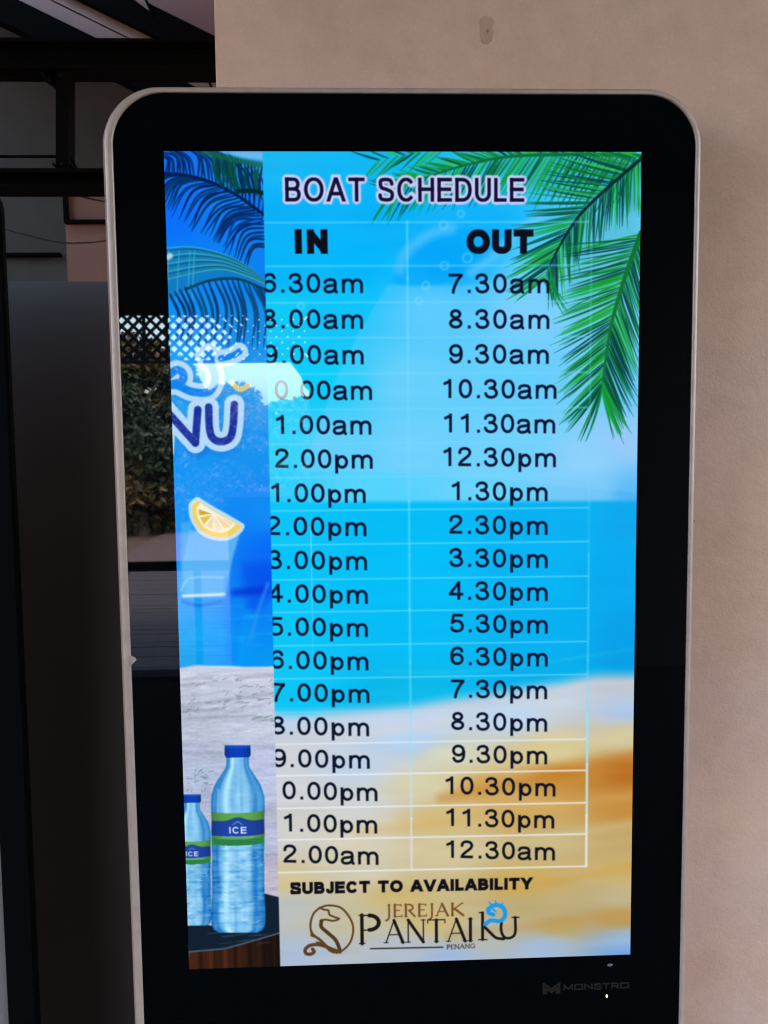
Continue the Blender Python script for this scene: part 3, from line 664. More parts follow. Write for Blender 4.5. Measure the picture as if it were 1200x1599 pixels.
M = {
 'wall': plaster('pink_beige_plaster', (.71, .395, .272)),
 'patch': mat('wall_filler', (.52, .285, .185), .9, spec=.1, var=.08, vscale=150, bump=.3, bscale=200),
 'scar': mat('old_screw_hole', (.30, .165, .11), .9),
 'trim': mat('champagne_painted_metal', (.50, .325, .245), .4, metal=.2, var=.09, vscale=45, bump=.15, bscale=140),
 'trim_shaded': mat('champagne_metal_shaded', (.36, .20, .145), .55, metal=.1, var=.05, vscale=20),  # same rim metal, darker and redder: shade of the outer shoulder in its colour
 'glass': mat('black_backed_glass', (.0015, .0018, .002), .015, ior=1.85),
 'case': mat('black_steel_case', (.012, .012, .013), .45),
 'logo': mat('grey_logo_with_glow', (.006, .005, .0045), .6, spec=.1, emis=((.9, .78, .70), .0006)),  # print, no lamp: faint glow added so the letters show
 'led': mat('status_light_lens', (.3, .35, .2), .3, emis=((.95, 1.0, .62), .25)),
 'sensor': mat('glowing_sensor_window', (.06, .05, .07), .3, emis=((.8, .7, .95), .006)),  # no lamp: a weak glow brightens the sensor dot
 'steel': mat('black_painted_steel', (.0030, .0024, .0020), .85, spec=.05, var=.15, vscale=20),
 'boltmetal': mat('worn_bolt_steel', (.007, .006, .005), .7, spec=.1),
 'cable': mat('black_cable', (.02, .014, .011), .7),
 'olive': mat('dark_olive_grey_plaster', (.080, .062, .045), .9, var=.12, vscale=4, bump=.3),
 'pinkfar': mat('pink_far_plaster', (.19, .105, .078), .85, var=.07, vscale=5, bump=.3),
 'soffit': mat('reddish_painted_soffit', (.25, .125, .095), .8, var=.06, vscale=5),
 'fascia': mat('pale_pink_timber', (.30, .185, .135), .7, var=.1, vscale=12),
 'panel': mat('dark_grey_satin_panel', (.120, .098, .082), .5, var=.05, vscale=3),
 'boardframe': mat('black_satin_frame', (.0015, .0015, .0015), .8, spec=.05),
 'board': mat('pale_board_face', (.20, .155, .125), .7, spec=.2, var=.04, vscale=8),
 'porchfloor': mat('dark_stone_tiles', (.0065, .006, .006), .9, spec=.0, var=.3, vscale=12, bump=.3),
 'bounce_floor': mat('pale_bounce_floor', (.20, .165, .145), .6, spec=.3, var=.12, vscale=30),
 'ceiling': mat('dark_brown_ceiling', (.012, .009, .007), .9, spec=.1, var=.15, vscale=5),
 'darkwood': mat('dark_stained_timber', (.007, .005, .004), .8, spec=.1, var=.2, vscale=18),
 'lattice': mat('black_lattice_timber', (.012, .011, .010), .7),
 'deckboard': mat('weathered_grey_decking', (.060, .050, .052), .8, spec=.2, var=.35, vscale=22, bump=.4),
 'path': mat('pinkish_pavers', (.100, .062, .053), .85, var=.3, vscale=6),
 'soil': mat('brown_soil_and_litter', (.085, .048, .030), .95, var=.45, vscale=7, bump=.6),
 'ground': mat('garden_grass', (.05, .06, .03), .95, var=.4, vscale=3),
 'bark': mat('tree_bark', (.10, .075, .055), .9, var=.3, vscale=14, bump=.5),
}

def smudge(m):
    nt = m.node_tree; b = nt.nodes['Principled BSDF']; tc = nt.nodes['Texture Coordinate'] if 'Texture Coordinate' in nt.nodes else nt.nodes.new('ShaderNodeTexCoord')
    n = nt.nodes.new('ShaderNodeTexNoise'); n.inputs['Scale'].default_value = 5; n.inputs['Detail'].default_value = 8; n.inputs['Roughness'].default_value = .7; n.inputs['Distortion'].default_value = 1.5
    nt.links.new(tc.outputs['Object'], n.inputs['Vector'])
    r = nt.nodes.new('ShaderNodeMapRange'); r.inputs['From Min'].default_value = .5; r.inputs['From Max'].default_value = .8; r.inputs['To Min'].default_value = .012; r.inputs['To Max'].default_value = .05
    nt.links.new(n.outputs['Fac'], r.inputs['Value']); nt.links.new(r.outputs[0], b.inputs['Roughness'])
smudge(M['glass'])
# ---------------------------------------------------------------- helpers
def link(o, parent=None):
    COL.objects.link(o)
    if parent is not None: o.parent = parent
    return o

def obj(name, bm, m, parent=None, smooth=False, loc=None):
    me = bpy.data.meshes.new(name)
    bmesh.ops.recalc_face_normals(bm, faces=bm.faces[:])
    bm.to_mesh(me); bm.free()
    for k in (m if isinstance(m, (list, tuple)) else [m]): me.materials.append(k)
    if smooth:
        for p in me.polygons: p.use_smooth = True
    o = bpy.data.objects.new(name, me)
    if loc: o.location = loc
    return link(o, parent)

def pydata(name, v, f, m, parent=None):
    me = bpy.data.meshes.new(name); me.from_pydata(v, [], f); me.materials.append(m); me.update()
    return link(bpy.data.objects.new(name, me), parent)

def tag(o, label=None, cat=None, group=None, kind=None):
    if label: o['label'] = label
    if cat: o['category'] = cat
    if group: o['group'] = group
    if kind: o['kind'] = kind
    return o

def thing(name, label, cat, loc=(0, 0, 0), group=None):
    o = bpy.data.objects.new(name, None); o.empty_display_size = .1; o.location = loc
    COL.objects.link(o)
    bpy.context.view_layer.update()
    return tag(o, label, cat, group)

def box(bm, x0, x1, y0, y1, z0, z1, bev=0, mtx=None):
    vs = [bm.verts.new((x, y, z)) for x in (x0, x1) for y in (y0, y1) for z in (z0, z1)]
    fs = [(0, 1, 3, 2), (4, 6, 7, 5), (0, 4, 5, 1), (2, 3, 7, 6), (0, 2, 6, 4), (1, 5, 7, 3)]
    fl = [bm.faces.new([vs[i] for i in f]) for f in fs]
    if bev:
        es = list({e for f in fl for e in f.edges})
        r = bmesh.ops.bevel(bm, geom=es, offset=bev, segments=2, affect='EDGES', profile=.7)
        vs = list({v for f in r['faces'] for v in f.verts} | {v for v in vs if v.is_valid})
    if mtx is not None: bmesh.ops.transform(bm, matrix=mtx, verts=[v for v in vs if v.is_valid])
    return vs

def boxobj(name, b, m, parent=None, bev=0):
    bm = bmesh.new(); box(bm, *b, bev=bev); return obj(name, bm, m, parent)

def prism(bm, pts, y0, y1):
    """outline in x,z given depth from y0 to y1"""
    a = [bm.verts.new((x, y0, z)) for x, z in pts]; b = [bm.verts.new((x, y1, z)) for x, z in pts]
    bm.faces.new(a); bm.faces.new(b[::-1])
    for i in range(len(a)):
        j = (i+1) % len(a); bm.faces.new((a[i], b[i], b[j], a[j]))

def prismobj(name, pts, y0, y1, m, parent=None):
    bm = bmesh.new(); prism(bm, pts, y0, y1); return obj(name, bm, m, parent)

def tube(bm, pts, r, n=8):
    rings = []
    pts = [Vector(p) for p in pts]
    for i, p in enumerate(pts):
        d = (pts[min(i+1, len(pts)-1)]-pts[max(i-1, 0)]).normalized()
        a = d.orthogonal().normalized() if abs(d.z) < .99 else Vector((1, 0, 0))
        if i and rings: a = (prev-d*prev.dot(d)).normalized()
        prev = a; c = d.cross(a)
        rr = r[i] if isinstance(r, (list, tuple)) else r
        rings.append([bm.verts.new(p+(a*math.cos(t)+c*math.sin(t))*rr) for t in [2*math.pi*k/n for k in range(n)]])
    for a, b in zip(rings, rings[1:]):
        for k in range(n): bm.faces.new((a[k], a[(k+1) % n], b[(k+1) % n], b[k]))
    bm.faces.new(rings[0][::-1]); bm.faces.new(rings[-1])

def rrect(x0, x1, z0, z1, r, n=14, rb=None):
    """rounded rectangle outline, radius r above and rb below"""
    rb = r if rb is None else rb
    out = []
    for cx, cz, a0, rad in ((x1-r, z1-r, 0, r), (x0+r, z1-r, 90, r), (x0+rb, z0+rb, 180, rb), (x1-rb, z0+rb, 270, rb)):
        for k in range(n+1):
            a = R(a0+90*k/n); out.append((cx+rad*math.cos(a), cz+rad*math.sin(a)))
    return out

def loft(bm, rings, mats=None):
    vr = [[bm.verts.new(p) for p in r] for r in rings]
    for i, (a, b) in enumerate(zip(vr, vr[1:])):
        for k in range(len(a)):
            j = (k+1) % len(a)
            f = bm.faces.new((a[k], a[j], b[j], b[k]))
            if mats: f.material_index = mats[i]
    return vr

# ---------------------------------------------------------------- the kiosk
kiosk = thing('display_kiosk', 'tall black glass display kiosk with rounded pale metal rim showing a boat timetable', 'digital sign')

def ring(x0, x1, z0, z1, r, y, rb=.012):
    return [(x, y, z) for x, z in rrect(x0, x1, z0, z1, r, 16, rb)]
# rim: a narrow flat lip round the glass, a soft shoulder and the side band
bm = bmesh.new()
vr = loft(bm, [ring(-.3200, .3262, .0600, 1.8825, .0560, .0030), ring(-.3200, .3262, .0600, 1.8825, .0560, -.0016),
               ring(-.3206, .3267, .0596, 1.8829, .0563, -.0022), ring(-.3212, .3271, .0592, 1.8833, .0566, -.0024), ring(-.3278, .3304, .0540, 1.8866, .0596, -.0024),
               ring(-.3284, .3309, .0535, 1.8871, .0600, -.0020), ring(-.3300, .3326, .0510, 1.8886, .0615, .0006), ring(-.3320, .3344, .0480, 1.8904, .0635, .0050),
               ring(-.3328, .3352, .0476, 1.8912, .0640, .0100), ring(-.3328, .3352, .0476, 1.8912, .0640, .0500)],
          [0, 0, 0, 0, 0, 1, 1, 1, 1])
obj('frame', bm, [M['trim'], M['trim_shaded']], kiosk, smooth=True)
bm = bmesh.new()
vr = loft(bm, [ring(-.3198, .3260, .0602, 1.8823, .0558, .0000), ring(-.3198, .3260, .0602, 1.8823, .0558, .0040)])
bm.faces.new(vr[0]); bm.faces.new(vr[1])
obj('glass_panel', bm, M['glass'], kiosk)
bm = bmesh.new()
prism(bm, rrect(-.3320, .3344, .0490, 1.8904, .063, 12, .012), .0415, .0600)
obj('back_cover', bm, M['case'], kiosk)
boxobj('foot_plate', (-.30, .30, -.16, .058, .0, .048), M['case'], kiosk, bev=.004)
# display
art = artwork()
img = bpy.data.images.new('timetable_slide', TW, TH)
px = np.ones((TH, TW, 4), np.float32); px[..., :3] = art[::-1]
img.pixels.foreach_set(px.ravel()); img.update(); img.pack()
dm = mat('lit_display', (.002, .002, .002), .015, ior=1.85)
nt = dm.node_tree; b = nt.nodes['Principled BSDF']
ti = nt.nodes.new('ShaderNodeTexImage'); ti.image = img; ti.interpolation = 'Cubic'; ti.extension = 'EXTEND'
uvn = nt.nodes.new('ShaderNodeUVMap'); uvn.uv_map = 'slide'
nt.links.new(uvn.outputs[0], ti.inputs[0]); nt.links.new(ti.outputs[0], b.inputs['Emission Color'])
b.inputs['Emission Strength'].default_value = 1.0/2**EXPO
bm = bmesh.new(); uvl = bm.loops.layers.uv.new('slide')
zx = [(-.2648, 1.8208), (.2648, 1.8208), (.2648, .8792), (-.2648, .8792)]
f = bm.faces.new([bm.verts.new((x, -.0003, z)) for x, z in zx[::-1]])
uvs = {(-.2648, 1.8208): (0, 1), (.2648, 1.8208): (1, 1), (.2648, .8792): (1, 0), (-.2648, .8792): (0, 0)}
for l in f.loops:
    c = l.vert.co; l[uvl].uv = (0 if c.x < 0 else 1, 1 if c.z > 1.3 else 0)
disp = obj('display', bm, dm, kiosk)
disp['label'] = 'lit screen with boat schedule over a beach, older drinks slide still showing at its left'
# small marks low on the glass
def mark_strokes(bm, strokes, r, y=-.0006):
    k = 0
    for pl in strokes:
        for (x0, z0), (x1, z1) in zip(pl, pl[1:]):
            d = Vector((x1-x0, 0, z1-z0)); L = d.length
            if L < 1e-6: continue
            k += 1; y -= 4e-6
            t = d/L*r*.9; nrm = Vector((-t.z, 0, t.x)).normalized()*r
            a, c = Vector((x0, y, z0))-t, Vector((x1, y, z1))+t
            bm.faces.new([bm.verts.new(p) for p in (a-nrm, c-nrm, c+nrm, a+nrm)])
bm = bmesh.new()
X0, Z0 = .1835, .8345; pen = X0; cap = .0080
for ch, w in zip('MONSTRO', (.0135, .0125, .0118, .0105, .0110, .0115, .0125)):
    gl = cap_letter(ch if ch != 'O' else 'D', w/cap, .13)
    if ch == 'O': gl = [[(.13, .13), (.13, .87), (w/cap-.13, .87), (w/cap-.13, .13), (.13, .13)]]
    mark_strokes(bm, [[(pen+p[0]*cap*.86, Z0+p[1]*cap+.0003) for p in s] for s in gl], .0010)
    pen += w*.985
lw = [[(.1595, .832), (.1595, .8440), (.1690, .8370), (.1785, .8440), (.1785, .832)], [(.1625, .832), (.1625, .838), (.1690, .8335), (.1755, .838), (.1755, .832)]]
mark_strokes(bm, lw, .0013, -.0006)
o = obj('maker_logo', bm, M['logo'], kiosk); o.location.z = .0015
bm = bmesh.new(); bmesh.ops.create_uvsphere(bm, u_segments=12, v_segments=8, radius=.0013, matrix=Matrix.Translation((.2368, -.0002, .8269)) @ Matrix.Diagonal((.8, .4, 1.5, 1)))
obj('status_light', bm, M['led'], kiosk)
bm = bmesh.new(); bmesh.ops.create_uvsphere(bm, u_segments=12, v_segments=8, radius=.0022, matrix=Matrix.Translation((.2403, -.0001, .8664)) @ Matrix.Diagonal((1.5, .3, .8, 1)))
obj('light_sensor', bm, M['sensor'], kiosk)
bm = bmesh.new()
prism(bm, [(-.3202, 1.2480), (-.3202, 1.2600), (-.3150, 1.2570), (-.3135, 1.2545)], -.0030, .0002)
obj('rim_wedge', bm, M['trim'], kiosk)  # small pale wedge standing in for a pale mark inside the rim

# ---------------------------------------------------------------- wall the kiosk stands against
wall = thing('plaster_wall', 'pink beige plastered wall behind the kiosk, ending at its left edge', 'wall')
bm = bmesh.new()
e = .004
pts = [(-.2166, .40), (-.2166, .075+e), (-.2166+e*.3, .075+e*.3), (-.2166+e, .075), (3.4, .075), (3.4, .40)]
a = [bm.verts.new((x, y, 0)) for x, y in pts]; c = [bm.verts.new((x, y, 3.3)) for x, y in pts]
bm.faces.new(a[::-1]); bm.faces.new(c)
for i in range(len(a)):
    j = (i+1) % len(a); bm.faces.new((a[i], a[j], c[j], c[i]))
obj('wall_face', bm, M['wall'], wall)
rng = random.Random(3)
bm = bmesh.new()
outl = [(.0935, 1.995), (.0975, 1.9985), (.1030, 1.9990), (.1085, 1.9975), (.1120, 1.9930), (.1105, 1.9890), (.1090, 1.9860), (.1115, 1.9820), (.1105, 1.9760), (.1090, 1.9705), (.1055, 1.9665), (.0990, 1.9660), (.0955, 1.9680), (.0945, 1.9760), (.0940, 1.9860)]
cen = bm.verts.new((.102, .0738, 1.983)); rg = [bm.verts.new((x, .0753, z)) for x, z in outl]; ri = [bm.verts.new((.102+(x-.102)*.8, .0742+rng.uniform(-.0003, .0003), 1.983+(z-1.983)*.86)) for x, z in outl]
for i in range(len(rg)):
    j = (i+1) % len(rg); bm.faces.new((rg[i], rg[j], ri[j], ri[i])); bm.faces.new((ri[i], ri[j], cen))
obj('filler_patch', bm, M['patch'], wall)
bm = bmesh.new()
bmesh.ops.create_uvsphere(bm, u_segments=10, v_segments=6, radius=.0018, matrix=Matrix.Translation((.1035, .0736, 1.9815)) @ Matrix.Diagonal((1, .4, 1.3, 1)))
obj('screw_hole', bm, M['scar'], wall)
bm = bmesh.new()
bmesh.ops.create_uvsphere(bm, u_segments=10, v_segments=6, radius=.0013, matrix=Matrix.Translation((.3619, .0748, 1.3971)) @ Matrix.Diagonal((1, .4, 1.2, 1)))
obj('nail_head', bm, mat('rusty_nail', (.20, .07, .04), .8), wall)

# ---------------------------------------------------------------- dark panel and framed board left of the kiosk
pn = thing('partition_panel', 'plain dark grey panel standing between the kiosk and the black framed board', 'partition')
bm = bmesh.new(); box(bm, -1.10, -.235, .395, .425, .02, 1.7475, bev=.0015)
obj('panel_sheet', bm, M['panel'], pn)
boxobj('floor_rail', (-1.10, -.235, .38, .44, 0, .0195), M['case'], pn)

bd = thing('framed_board', 'pale board in a black frame with rounded corners at the far left', 'board', (-.493, .1, 0))
bm = bmesh.new()
def rr3(x0, x1, z0, z1, r, y): return [(x, y, z) for x, z in rrect(x0, x1, z0, z1, r, 10)]
loft(bm, [rr3(-.900, -.0262, .14, 1.78, .02, .012), rr3(-.900, -.0262, .14, 1.78, .02, -.002), rr3(-.9400, .0075, .10, 1.8150, .032, -.002), rr3(-.9425, .0100, .0975, 1.8175, .034, .002), rr3(-.9425, .0100, .0975, 1.8175, .034, .012), rr3(-.900, -.0262, .14, 1.78, .02, .012)])
o = obj('frame', bm, M['boardframe'], bd)
bm = bmesh.new(); box(bm, -.902, -.0250, .006, .011, .138, 1.782); obj('board_face', bm, M['board'], bd)
for x in (-.86, -.06):
    bm = bmesh.new(); box(bm, x-.02, x+.02, .013, .04, 0, 1.2, bev=.002); obj('leg', bm, M['boardframe'], bd)
bd.rotation_euler = (0, R(.08), 0)

# ---------------------------------------------------------------- the shed behind: far walls, roof steel, services
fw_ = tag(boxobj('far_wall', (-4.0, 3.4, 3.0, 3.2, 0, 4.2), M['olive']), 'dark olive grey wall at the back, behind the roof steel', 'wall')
pk = tag(boxobj('pink_pier', (-1.035, -.30, 2.2, 2.62, 0, 2.3685), M['pinkfar']), 'pinkish plastered pier low at the back, between kiosk rim and dark wall', 'pier')
sw = tag(boxobj('side_wall', (-4.2, -4.0, -.6, 3.2, 0, 4.2), M['olive']), 'unseen dark side wall far to the left, kept to hold light off the shed', 'wall')  # out of view; its length is chosen to keep the shed dark

def conduit(label, b):
    bm = bmesh.new(); box(bm, *b, bev=.001); return tag(obj('conduit', bm, M['steel']), label, 'conduit', 'black conduits on the back walls')
conduit('black conduit running down the left edge of the pink pier', (-1.0325, -1.0205, 2.17, 2.199, 2.242, 2.420))
conduit('black conduit running level across the pink pier', (-1.0190, -.45, 2.17, 2.199, 2.2425, 2.2535))
conduit('lowest black conduit, level across the dark back wall', (-1.90, -1.2960, 2.965, 2.999, 2.286, 2.300))
def cable(label, pts, r=.0022):
    bm = bmesh.new(); tube(bm, [Vector(p) for p in curve_pts(pts)], r, 6); return tag(obj('cable', bm, M['cable']), label, 'cable', 'thin cables slung below the roof steel')
def curve_pts(p): return [tuple(v) for v in curve([list(q) for q in p], 6)]
cable('upper thin cable sloping down from the lower roof beam', [(-.926, 1.6, 2.205), (-.838, 1.6, 2.190), (-.746, 1.6, 2.170), (-.60, 1.6, 2.150), (-.40, 1.6, 2.15)])
cable('lower thin cable sagging in front of the pink pier', [(-1.20, 1.6, 2.145), (-1.020, 1.6, 2.093), (-.967, 1.6, 2.079), (-.914, 1.6, 2.065), (-.861, 1.6, 2.056), (-.808, 1.6, 2.056), (-.750, 1.6, 2.061), (-.60, 1.6, 2.09), (-.40, 1.6, 2.16)])

tr = thing('roof_truss', 'black steel roof truss with two level beams and a post between gussets', 'roof truss')
def flange(name, x0, x1, z0, z1, y=1.5, d=.10):
    """an I section seen from the side: web with proud top and bottom flanges"""
    bm = bmesh.new(); t = .009
    box(bm, x0, x1, y+.042, y+.052, z0+t, z1-t); box(bm, x0, x1, y, y+d, z1-t, z1); box(bm, x0, x1, y, y+d, z0, z0+t)
    return obj(name, bm, M['steel'], tr)
flange('top_chord', -2.9, -.02, 2.4935, 2.5700)
flange('bottom_chord', -2.9, -.02, 2.1825, 2.2325)
bm = bmesh.new(); prism(bm, [(-.8405, 2.4930), (-.8065, 2.4930), (-.8175, 2.2330), (-.8515, 2.2330)], 1.52, 1.58); obj('post', bm, M['steel'], tr)
for pts in ([(-.842, 2.4925), (-.900, 2.4925), (-.846, 2.452)], [(-.8475, 2.2735), (-.8660, 2.2330), (-.8530, 2.2330)], [(-.8155, 2.2735), (-.8165, 2.2330), (-.7915, 2.2330)],
            [(-1.10, 2.4925), (-.9450, 2.4925), (-.9810, 2.4830), (-1.10, 2.44)]):
    o = prismobj('gusset', pts, 1.542, 1.552, M['steel'], tr)
for bx, bz in ((-.874, 2.482), (-.858, 2.470), (-.8535, 2.246), (-.806, 2.246), (-.8265, 2.480), (-.8320, 2.247)):
    bm = bmesh.new(); tube(bm, [(bx, 1.553, bz), (bx, 1.508, bz)], .0038, 6); obj('bolt', bm, M['boltmetal'], tr)
bm = bmesh.new(); tube(bm, [(-2.6, 1.555, 2.2800), (-.853, 1.555, 2.2790)], .0042, 8); obj('tie_rod', bm, M['steel'], tr)

def sl(x0, z0, x1): return z0+(x1-x0)*-.4785
def strip(name, xa, za, w, y0, y1, m, parent=None, x0=-2.2, x1=.0):
    """a member following the roof slope; za is its underside height at xa, w its depth across the slope"""
    return prismobj(name, [(x0, sl(xa, za, x0)), (x1, sl(xa, za, x1)), (x1, sl(xa, za, x1)+w), (x0, sl(xa, za, x0)+w)], y0, y1, m, parent)
rf = thing('pitched_roof', 'sloping roof of pale boards between dark rafters above the steel truss', 'roof')
strip('rafter', -.800, 2.609, .086, 1.80, 1.87, M['steel'], rf)
strip('fascia_board', -.835, 2.7390, .0470, 1.90, 1.93, M['fascia'], rf)
strip('fascia_board', -.735, 2.7415, .0385, 1.894, 1.926, M['fascia'], rf)
strip('rafter', -.668, 2.742, .088, 1.86, 1.94, M['steel'], rf)
strip('soffit', -.467, 2.730, .60, 1.96, 2.00, M['soffit'], rf)
for pts in ([(-.735, 2.853), (-.668, 2.853), (-.655, 2.800), (-.688, 2.824)], [(-.545, 2.640), (-.490, 2.625), (-.480, 2.585), (-.515, 2.600)]):
    prismobj('cleat', pts, 1.853, 1.858, M['fascia'], rf)
bm = bmesh.new(); tube(bm, [(-.678, 1.85, 2.87), (-.640, 1.85, 2.775)], .004, 6); obj('hanger_bolt', bm, M['steel'], rf)
bm = bmesh.new(); tube(bm, [(-.502, 1.85, 2.66), (-.470, 1.85, 2.57)], .004, 6); obj('hanger_bolt', bm, M['steel'], rf)
strip('roof_deck', -.80, 3.30, .03, 1.30, 3.00, M['ceiling'], rf, x0=-3.9, x1=.2)

# ---------------------------------------------------------------- porch round the camera (seen in the glass)
tag(boxobj('floor', (-4.2, 3.4, -4.45, -1.05, -.12, 0), M['porchfloor']), kind='structure')
tag(boxobj('bounce_floor', (-4.2, 3.4, -1.046, 3.2, -.12, -.002), M['bounce_floor']), kind='structure')  # unseen lighter floor zone, added to bounce light onto panel and wall
tag(boxobj('ceiling', (-2.4, 2.9, -4.62, 1.28, 3.02, 3.1), M['ceiling']), kind='structure')
YE = -4.5
tag(boxobj('kerb', (-4.2, 3.4, -4.63, -4.452, -.12, .028), M['steel']), kind='structure')
bk = thing('dark_reflection_wall', 'dark timber wall added opposite the kiosk so the right of the glass reflects dark', 'wall')  # added so the right side of the glass mirrors something dark
boxobj('wall_panel', (-.30, 2.5, -4.60, -4.46, .03, 3.018), M['darkwood'], bk)
ct = thing('reflection_blocker', 'low dark block added to darken the reflection in place of a person at the camera', 'counter', (0, 0, 0))
boxobj('blocker_body', (-.745, -.305, -4.44, -4.00, .0, 1.13), M['darkwood'], ct)  # added block that hides bright path and deck from the glass
boxobj('blocker_top', (-.765, -.304, -4.445, -3.98, 1.131, 1.165), M['darkwood'], ct, bev=.004)
br_ = tag(prismobj('sky_edge_blocker', [(-.302, 1.944), (-.302, 1.775), (-.325, 1.792), (-.350, 1.86), (-.412, 1.944)], YE-.03, YE+.03, M['darkwood']), 'dark corner piece added to slant the edge of the reflected sky', 'brace')  # added piece, cuts the mirrored sky patch off at a slant
pl = thing('porch_railing', 'black railing along the open side of the porch, reflected low in the glass', 'railing')
boxobj('rail', (-4.0, -.304, YE-.02, YE+.02, .681, .739), M['steel'], pl)
for x in (-1.0085, -2.25, -3.45):
    boxobj('post', (x-.020, x+.020, YE-.018, YE+.018, .029, .680), M['steel'], pl)
for x in (-2.25,):
    tag(boxobj('porch_post', (x-.05, x+.05, YE-.12, YE-.022, .029, 3.018), M['steel']), 'black square post at the open side of the porch', 'post')
ls = thing('lattice_screen', 'black diamond lattice hung under the porch beam, reflected in the glass', 'lattice')
boxobj('beam', (-3.98, -.302, YE-.05, YE+.05, 2.236, 3.015), M['darkwood'], ls)
boxobj('bottom_rail', (-3.98, -.302, YE-.018, YE+.018, 1.945, 1.962), M['lattice'], ls)
zs0, zs1 = 1.963, 2.235
def slat_mesh(w):
    bm = bmesh.new(); H = zs1-zs0
    # 45 degree slat whose ends are cut level with the rails
    p = [(-w*.7071, 0), (w*.7071, 0), (H+w*.7071, H), (H-w*.7071, H)]
    prism(bm, [(x, z) for x, z in p], -.0035, .0035)
    me = bpy.data.meshes.new('slat'); bmesh.ops.recalc_face_normals(bm, faces=bm.faces[:]); bm.to_mesh(me); bm.free(); me.materials.append(M['lattice']); return me
sm, sm2 = slat_mesh(.020), slat_mesh(.0415)
pitch = .0685
xs = -3.95
while xs < -.32:
    fine = xs > -.93
    for s in (1, -1):
        x = xs if s > 0 else xs+(zs1-zs0)
        o = bpy.data.objects.new('slat', sm2 if fine else sm); o.location = (x, YE+(.004 if s > 0 else -.004), zs0); o.scale = (s, 1, 1)
        link(o, ls)
    xs += pitch
for x in (-1.285, -1.13-.02, -2.25, -3.0):
    boxobj('stile', (x-.009, x+.009, YE-.010, YE+.010, 1.963, 2.235), M['lattice'], ls)

# ---------------------------------------------------------------- garden beyond
bm = bmesh.new(); box(bm, -260, 260, -300, -4.632, -.40, -.13); tag(obj('ground', bm, M['ground']), kind='structure')
bm = bmesh.new(); v = [bm.verts.new(p) for p in [(-12, -9.35, -.02), (6, -9.35, -.02), (6, -14.6, -.02), (-1.2, -14.3, -.02), (-2.95, -13.9, -.02), (-3.04, -10.87, -.02), (-6, -10.3, -.02)]]; bm.faces.new(v)
r = bmesh.ops.extrude_face_region(bm, geom=bm.faces[:]); bmesh.ops.translate(bm, vec=(0, 0, -.108), verts=[q for q in r['geom'] if isinstance(q, bmesh.types.BMVert)])
tag(obj('path', bm, M['path']), kind='structure')
bm = bmesh.new(); v = [bm.verts.new(p) for p in [(-14, -10.4, -.06), (-3.0, -10.9, -.06), (-2.9, -14.0, -.06), (4, -14.6, -.06), (8, -22, .25), (-16, -22, .3)]]; bm.faces.new(v)
r = bmesh.ops.extrude_face_region(bm, geom=bm.faces[:]); bmesh.ops.translate(bm, vec=(0, 0, -.10), verts=[q for q in r['geom'] if isinstance(q, bmesh.types.BMVert)])
tag(obj('planting_bed', bm, M['soil']), kind='structure')
# deck of planks between porch and path: every plank its own piece
dk = thing('timber_deck', 'weathered grey plank deck outside the porch railing, reflected in the glass', 'deck')
plank = bmesh.new(); box(plank, -3.9, 2.5, -.068, .068, -.028, 0, bev=.003)
pme = bpy.data.meshes.new('plank'); plank.to_mesh(pme); plank.free(); pme.materials.append(M['deckboard'])
y = -4.72
k = 0
while y > -9.25:
    o = bpy.data.objects.new('plank', pme); o.location = (rng.uniform(-.1, .1), y, rng.uniform(-.004, .003)); o.rotation_euler = (rng.uniform(-.008, .008), 0, rng.uniform(-.0015, .0015))
    link(o, dk); y -= .144; k += 1
boxobj('deck_bearer', (-3.8, 2.4, -9.25, -4.66, -.127, -.033), M['darkwood'], dk)

# trees: tapered trunk with limbs, crown of leaf faces in light and dark clumps, ochre highlights put into the leaf colour
leafm = []
for nm, c in (('dark_leaves', (.006, .014, .0035)), ('green_leaves', (.014, .030, .007)), ('olive_leaves', (.036, .046, .011)), ('ochre_lit_leaves', (.10, .065, .02))):  # the ochre entry paints sunlit highlights as a leaf colour
    leafm.append(mat(nm, c, .6, var=.3, vscale=3))
def crown_mesh(seed, n, blobs, size, tint):
    g = np.random.default_rng(seed)
    B = np.array(blobs, float)[g.integers(len(blobs), size=n)]
    unit = lambda q: q/np.linalg.norm(q, axis=1, keepdims=True)
    d = unit(g.standard_normal((n, 3)))*(g.uniform(.35, 1, (n, 1))**.5)
    c = B[:, :3]+d*np.c_[B[:, 3], B[:, 3], B[:, 4]]
    a = unit(g.standard_normal((n, 3))); b_ = unit(np.cross(a, g.standard_normal((n, 3))))
    s = size*g.uniform(.6, 1.3, (n, 1))
    V = np.stack([c-a*s, c+b_*s*.45, c+a*s, c-b_*s*.45], 1).reshape(-1, 3)
    t = .5+.5*np.sin(c[:, 0]*2.1+c[:, 2]*2.7+seed)+g.uniform(-.35, .35, n)
    MI = np.clip(t*3+tint, 0, 3).astype(int)
    me = bpy.data.meshes.new('crown'); me.vertices.add(4*n); me.vertices.foreach_set('co', V.ravel())
    me.loops.add(4*n); me.loops.foreach_set('vertex_index', np.arange(4*n))
    me.polygons.add(n); me.polygons.foreach_set('loop_start', np.arange(n)*4)
    for m in leafm: me.materials.append(m)
    me.polygons.foreach_set('material_index', MI); me.update(); me.validate()
    return me
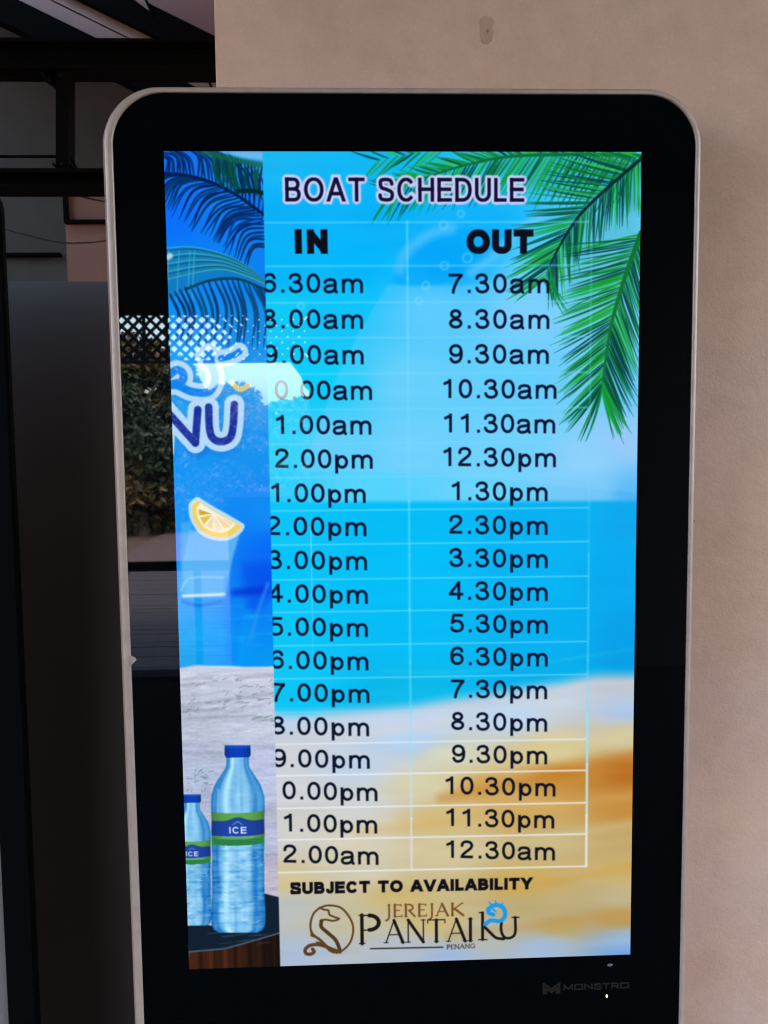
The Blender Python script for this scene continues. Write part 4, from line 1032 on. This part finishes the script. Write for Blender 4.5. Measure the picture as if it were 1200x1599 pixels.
def tree(label, x, y, h, rad, seed, tint=0.0, n=13000, low=.14):
    g = random.Random(seed)
    t = thing('garden_tree', label, 'tree', (x, y, -.14), 'trees beyond the path')
    bm = bmesh.new()
    tube(bm, [(0, 0, 0), (g.uniform(-.1, .1), 0, h*.3), (g.uniform(-.2, .2), g.uniform(-.1, .1), h*.62)], [.13, .10, .05], 8)
    for k in range(5):
        a = g.uniform(0, 6.28); z = h*(.3+.07*k)
        tube(bm, [(0, 0, z), (math.cos(a)*rad*.3, math.sin(a)*rad*.3, z+h*.10), (math.cos(a)*rad*.6, math.sin(a)*rad*.6, z+h*.17)], [.05, .035, .015], 6)
    obj('trunk', bm, M['bark'], t)
    blobs = []
    for k in range(16):
        a = g.uniform(0, 6.28); q = g.uniform(0, .75)*rad; z = h*g.uniform(low, .92)
        blobs.append((math.cos(a)*q, math.sin(a)*q, z, rad*g.uniform(.30, .50), h*g.uniform(.08, .15)))
    o = bpy.data.objects.new('crown', crown_mesh(seed, n, blobs, .06, tint)); link(o, t)
tree('broad dark tree at the left of the group beyond the path', -4.3, -13.8, 3.45, 1.5, 11, -.2)
tree('olive tinted tree with ochre highlights in its leaf colour in front of the group', -3.35, -13.2, 3.35, 1.0, 12, .8, low=.1)
tree('slim green tree between the olive tinted tree and the sky gap', -3.0, -14.4, 2.86, .8, 18, .1, low=.08)
tree('bushy green tree under the bright sky gap', -2.5, -15.2, 2.55, 1.15, 13, .2, low=.08)
tree('low dark tree right of the sky gap', -1.1, -15.6, 2.25, 1.1, 14, -.3, low=.08)
tree('tall dark tree standing furthest left', -6.4, -14.5, 4.6, 2.0, 15, -.4)
tree('tree at the left end of the garden', -9.5, -15.5, 4.4, 2.3, 16, .1)
tree('small tree beside the path at the right', .9, -16.0, 2.6, 1.5, 17, .2, low=.1)
gg = np.random.default_rng(5)
blobs = [(x, -13.9+gg.uniform(-.5, .4)-max(0, x+3)*.35, gg.uniform(.15, .75), gg.uniform(.4, .6), gg.uniform(.3, .45)) for x in np.arange(-9, 2.5, .33)]
hm = crown_mesh(31, 16000, blobs, .045, -.5); ho = bpy.data.objects.new('shrubbery', hm); COL.objects.link(ho)
tag(ho, 'dense low shrubbery along the foot of the trees', 'shrubs', kind='stuff')

blobs = []
for x in np.arange(-26, 10, .8):
    top = 3.9 if x < -5.6 else (3.9-(x+5.6)*.42 if x < -3.2 else 2.75)
    for z in np.arange(.4, top-.3, .55): blobs.append((x+gg.uniform(-.3, .3), -24+gg.uniform(-1, 1), z+gg.uniform(-.15, .15), gg.uniform(.6, .8), gg.uniform(.35, .45)))
fm = crown_mesh(37, 70000, blobs, .16, -.1); fo = bpy.data.objects.new('far_wood', fm); COL.objects.link(fo)
tag(fo, 'far belt of dark woodland behind the garden trees', 'woodland', kind='stuff')
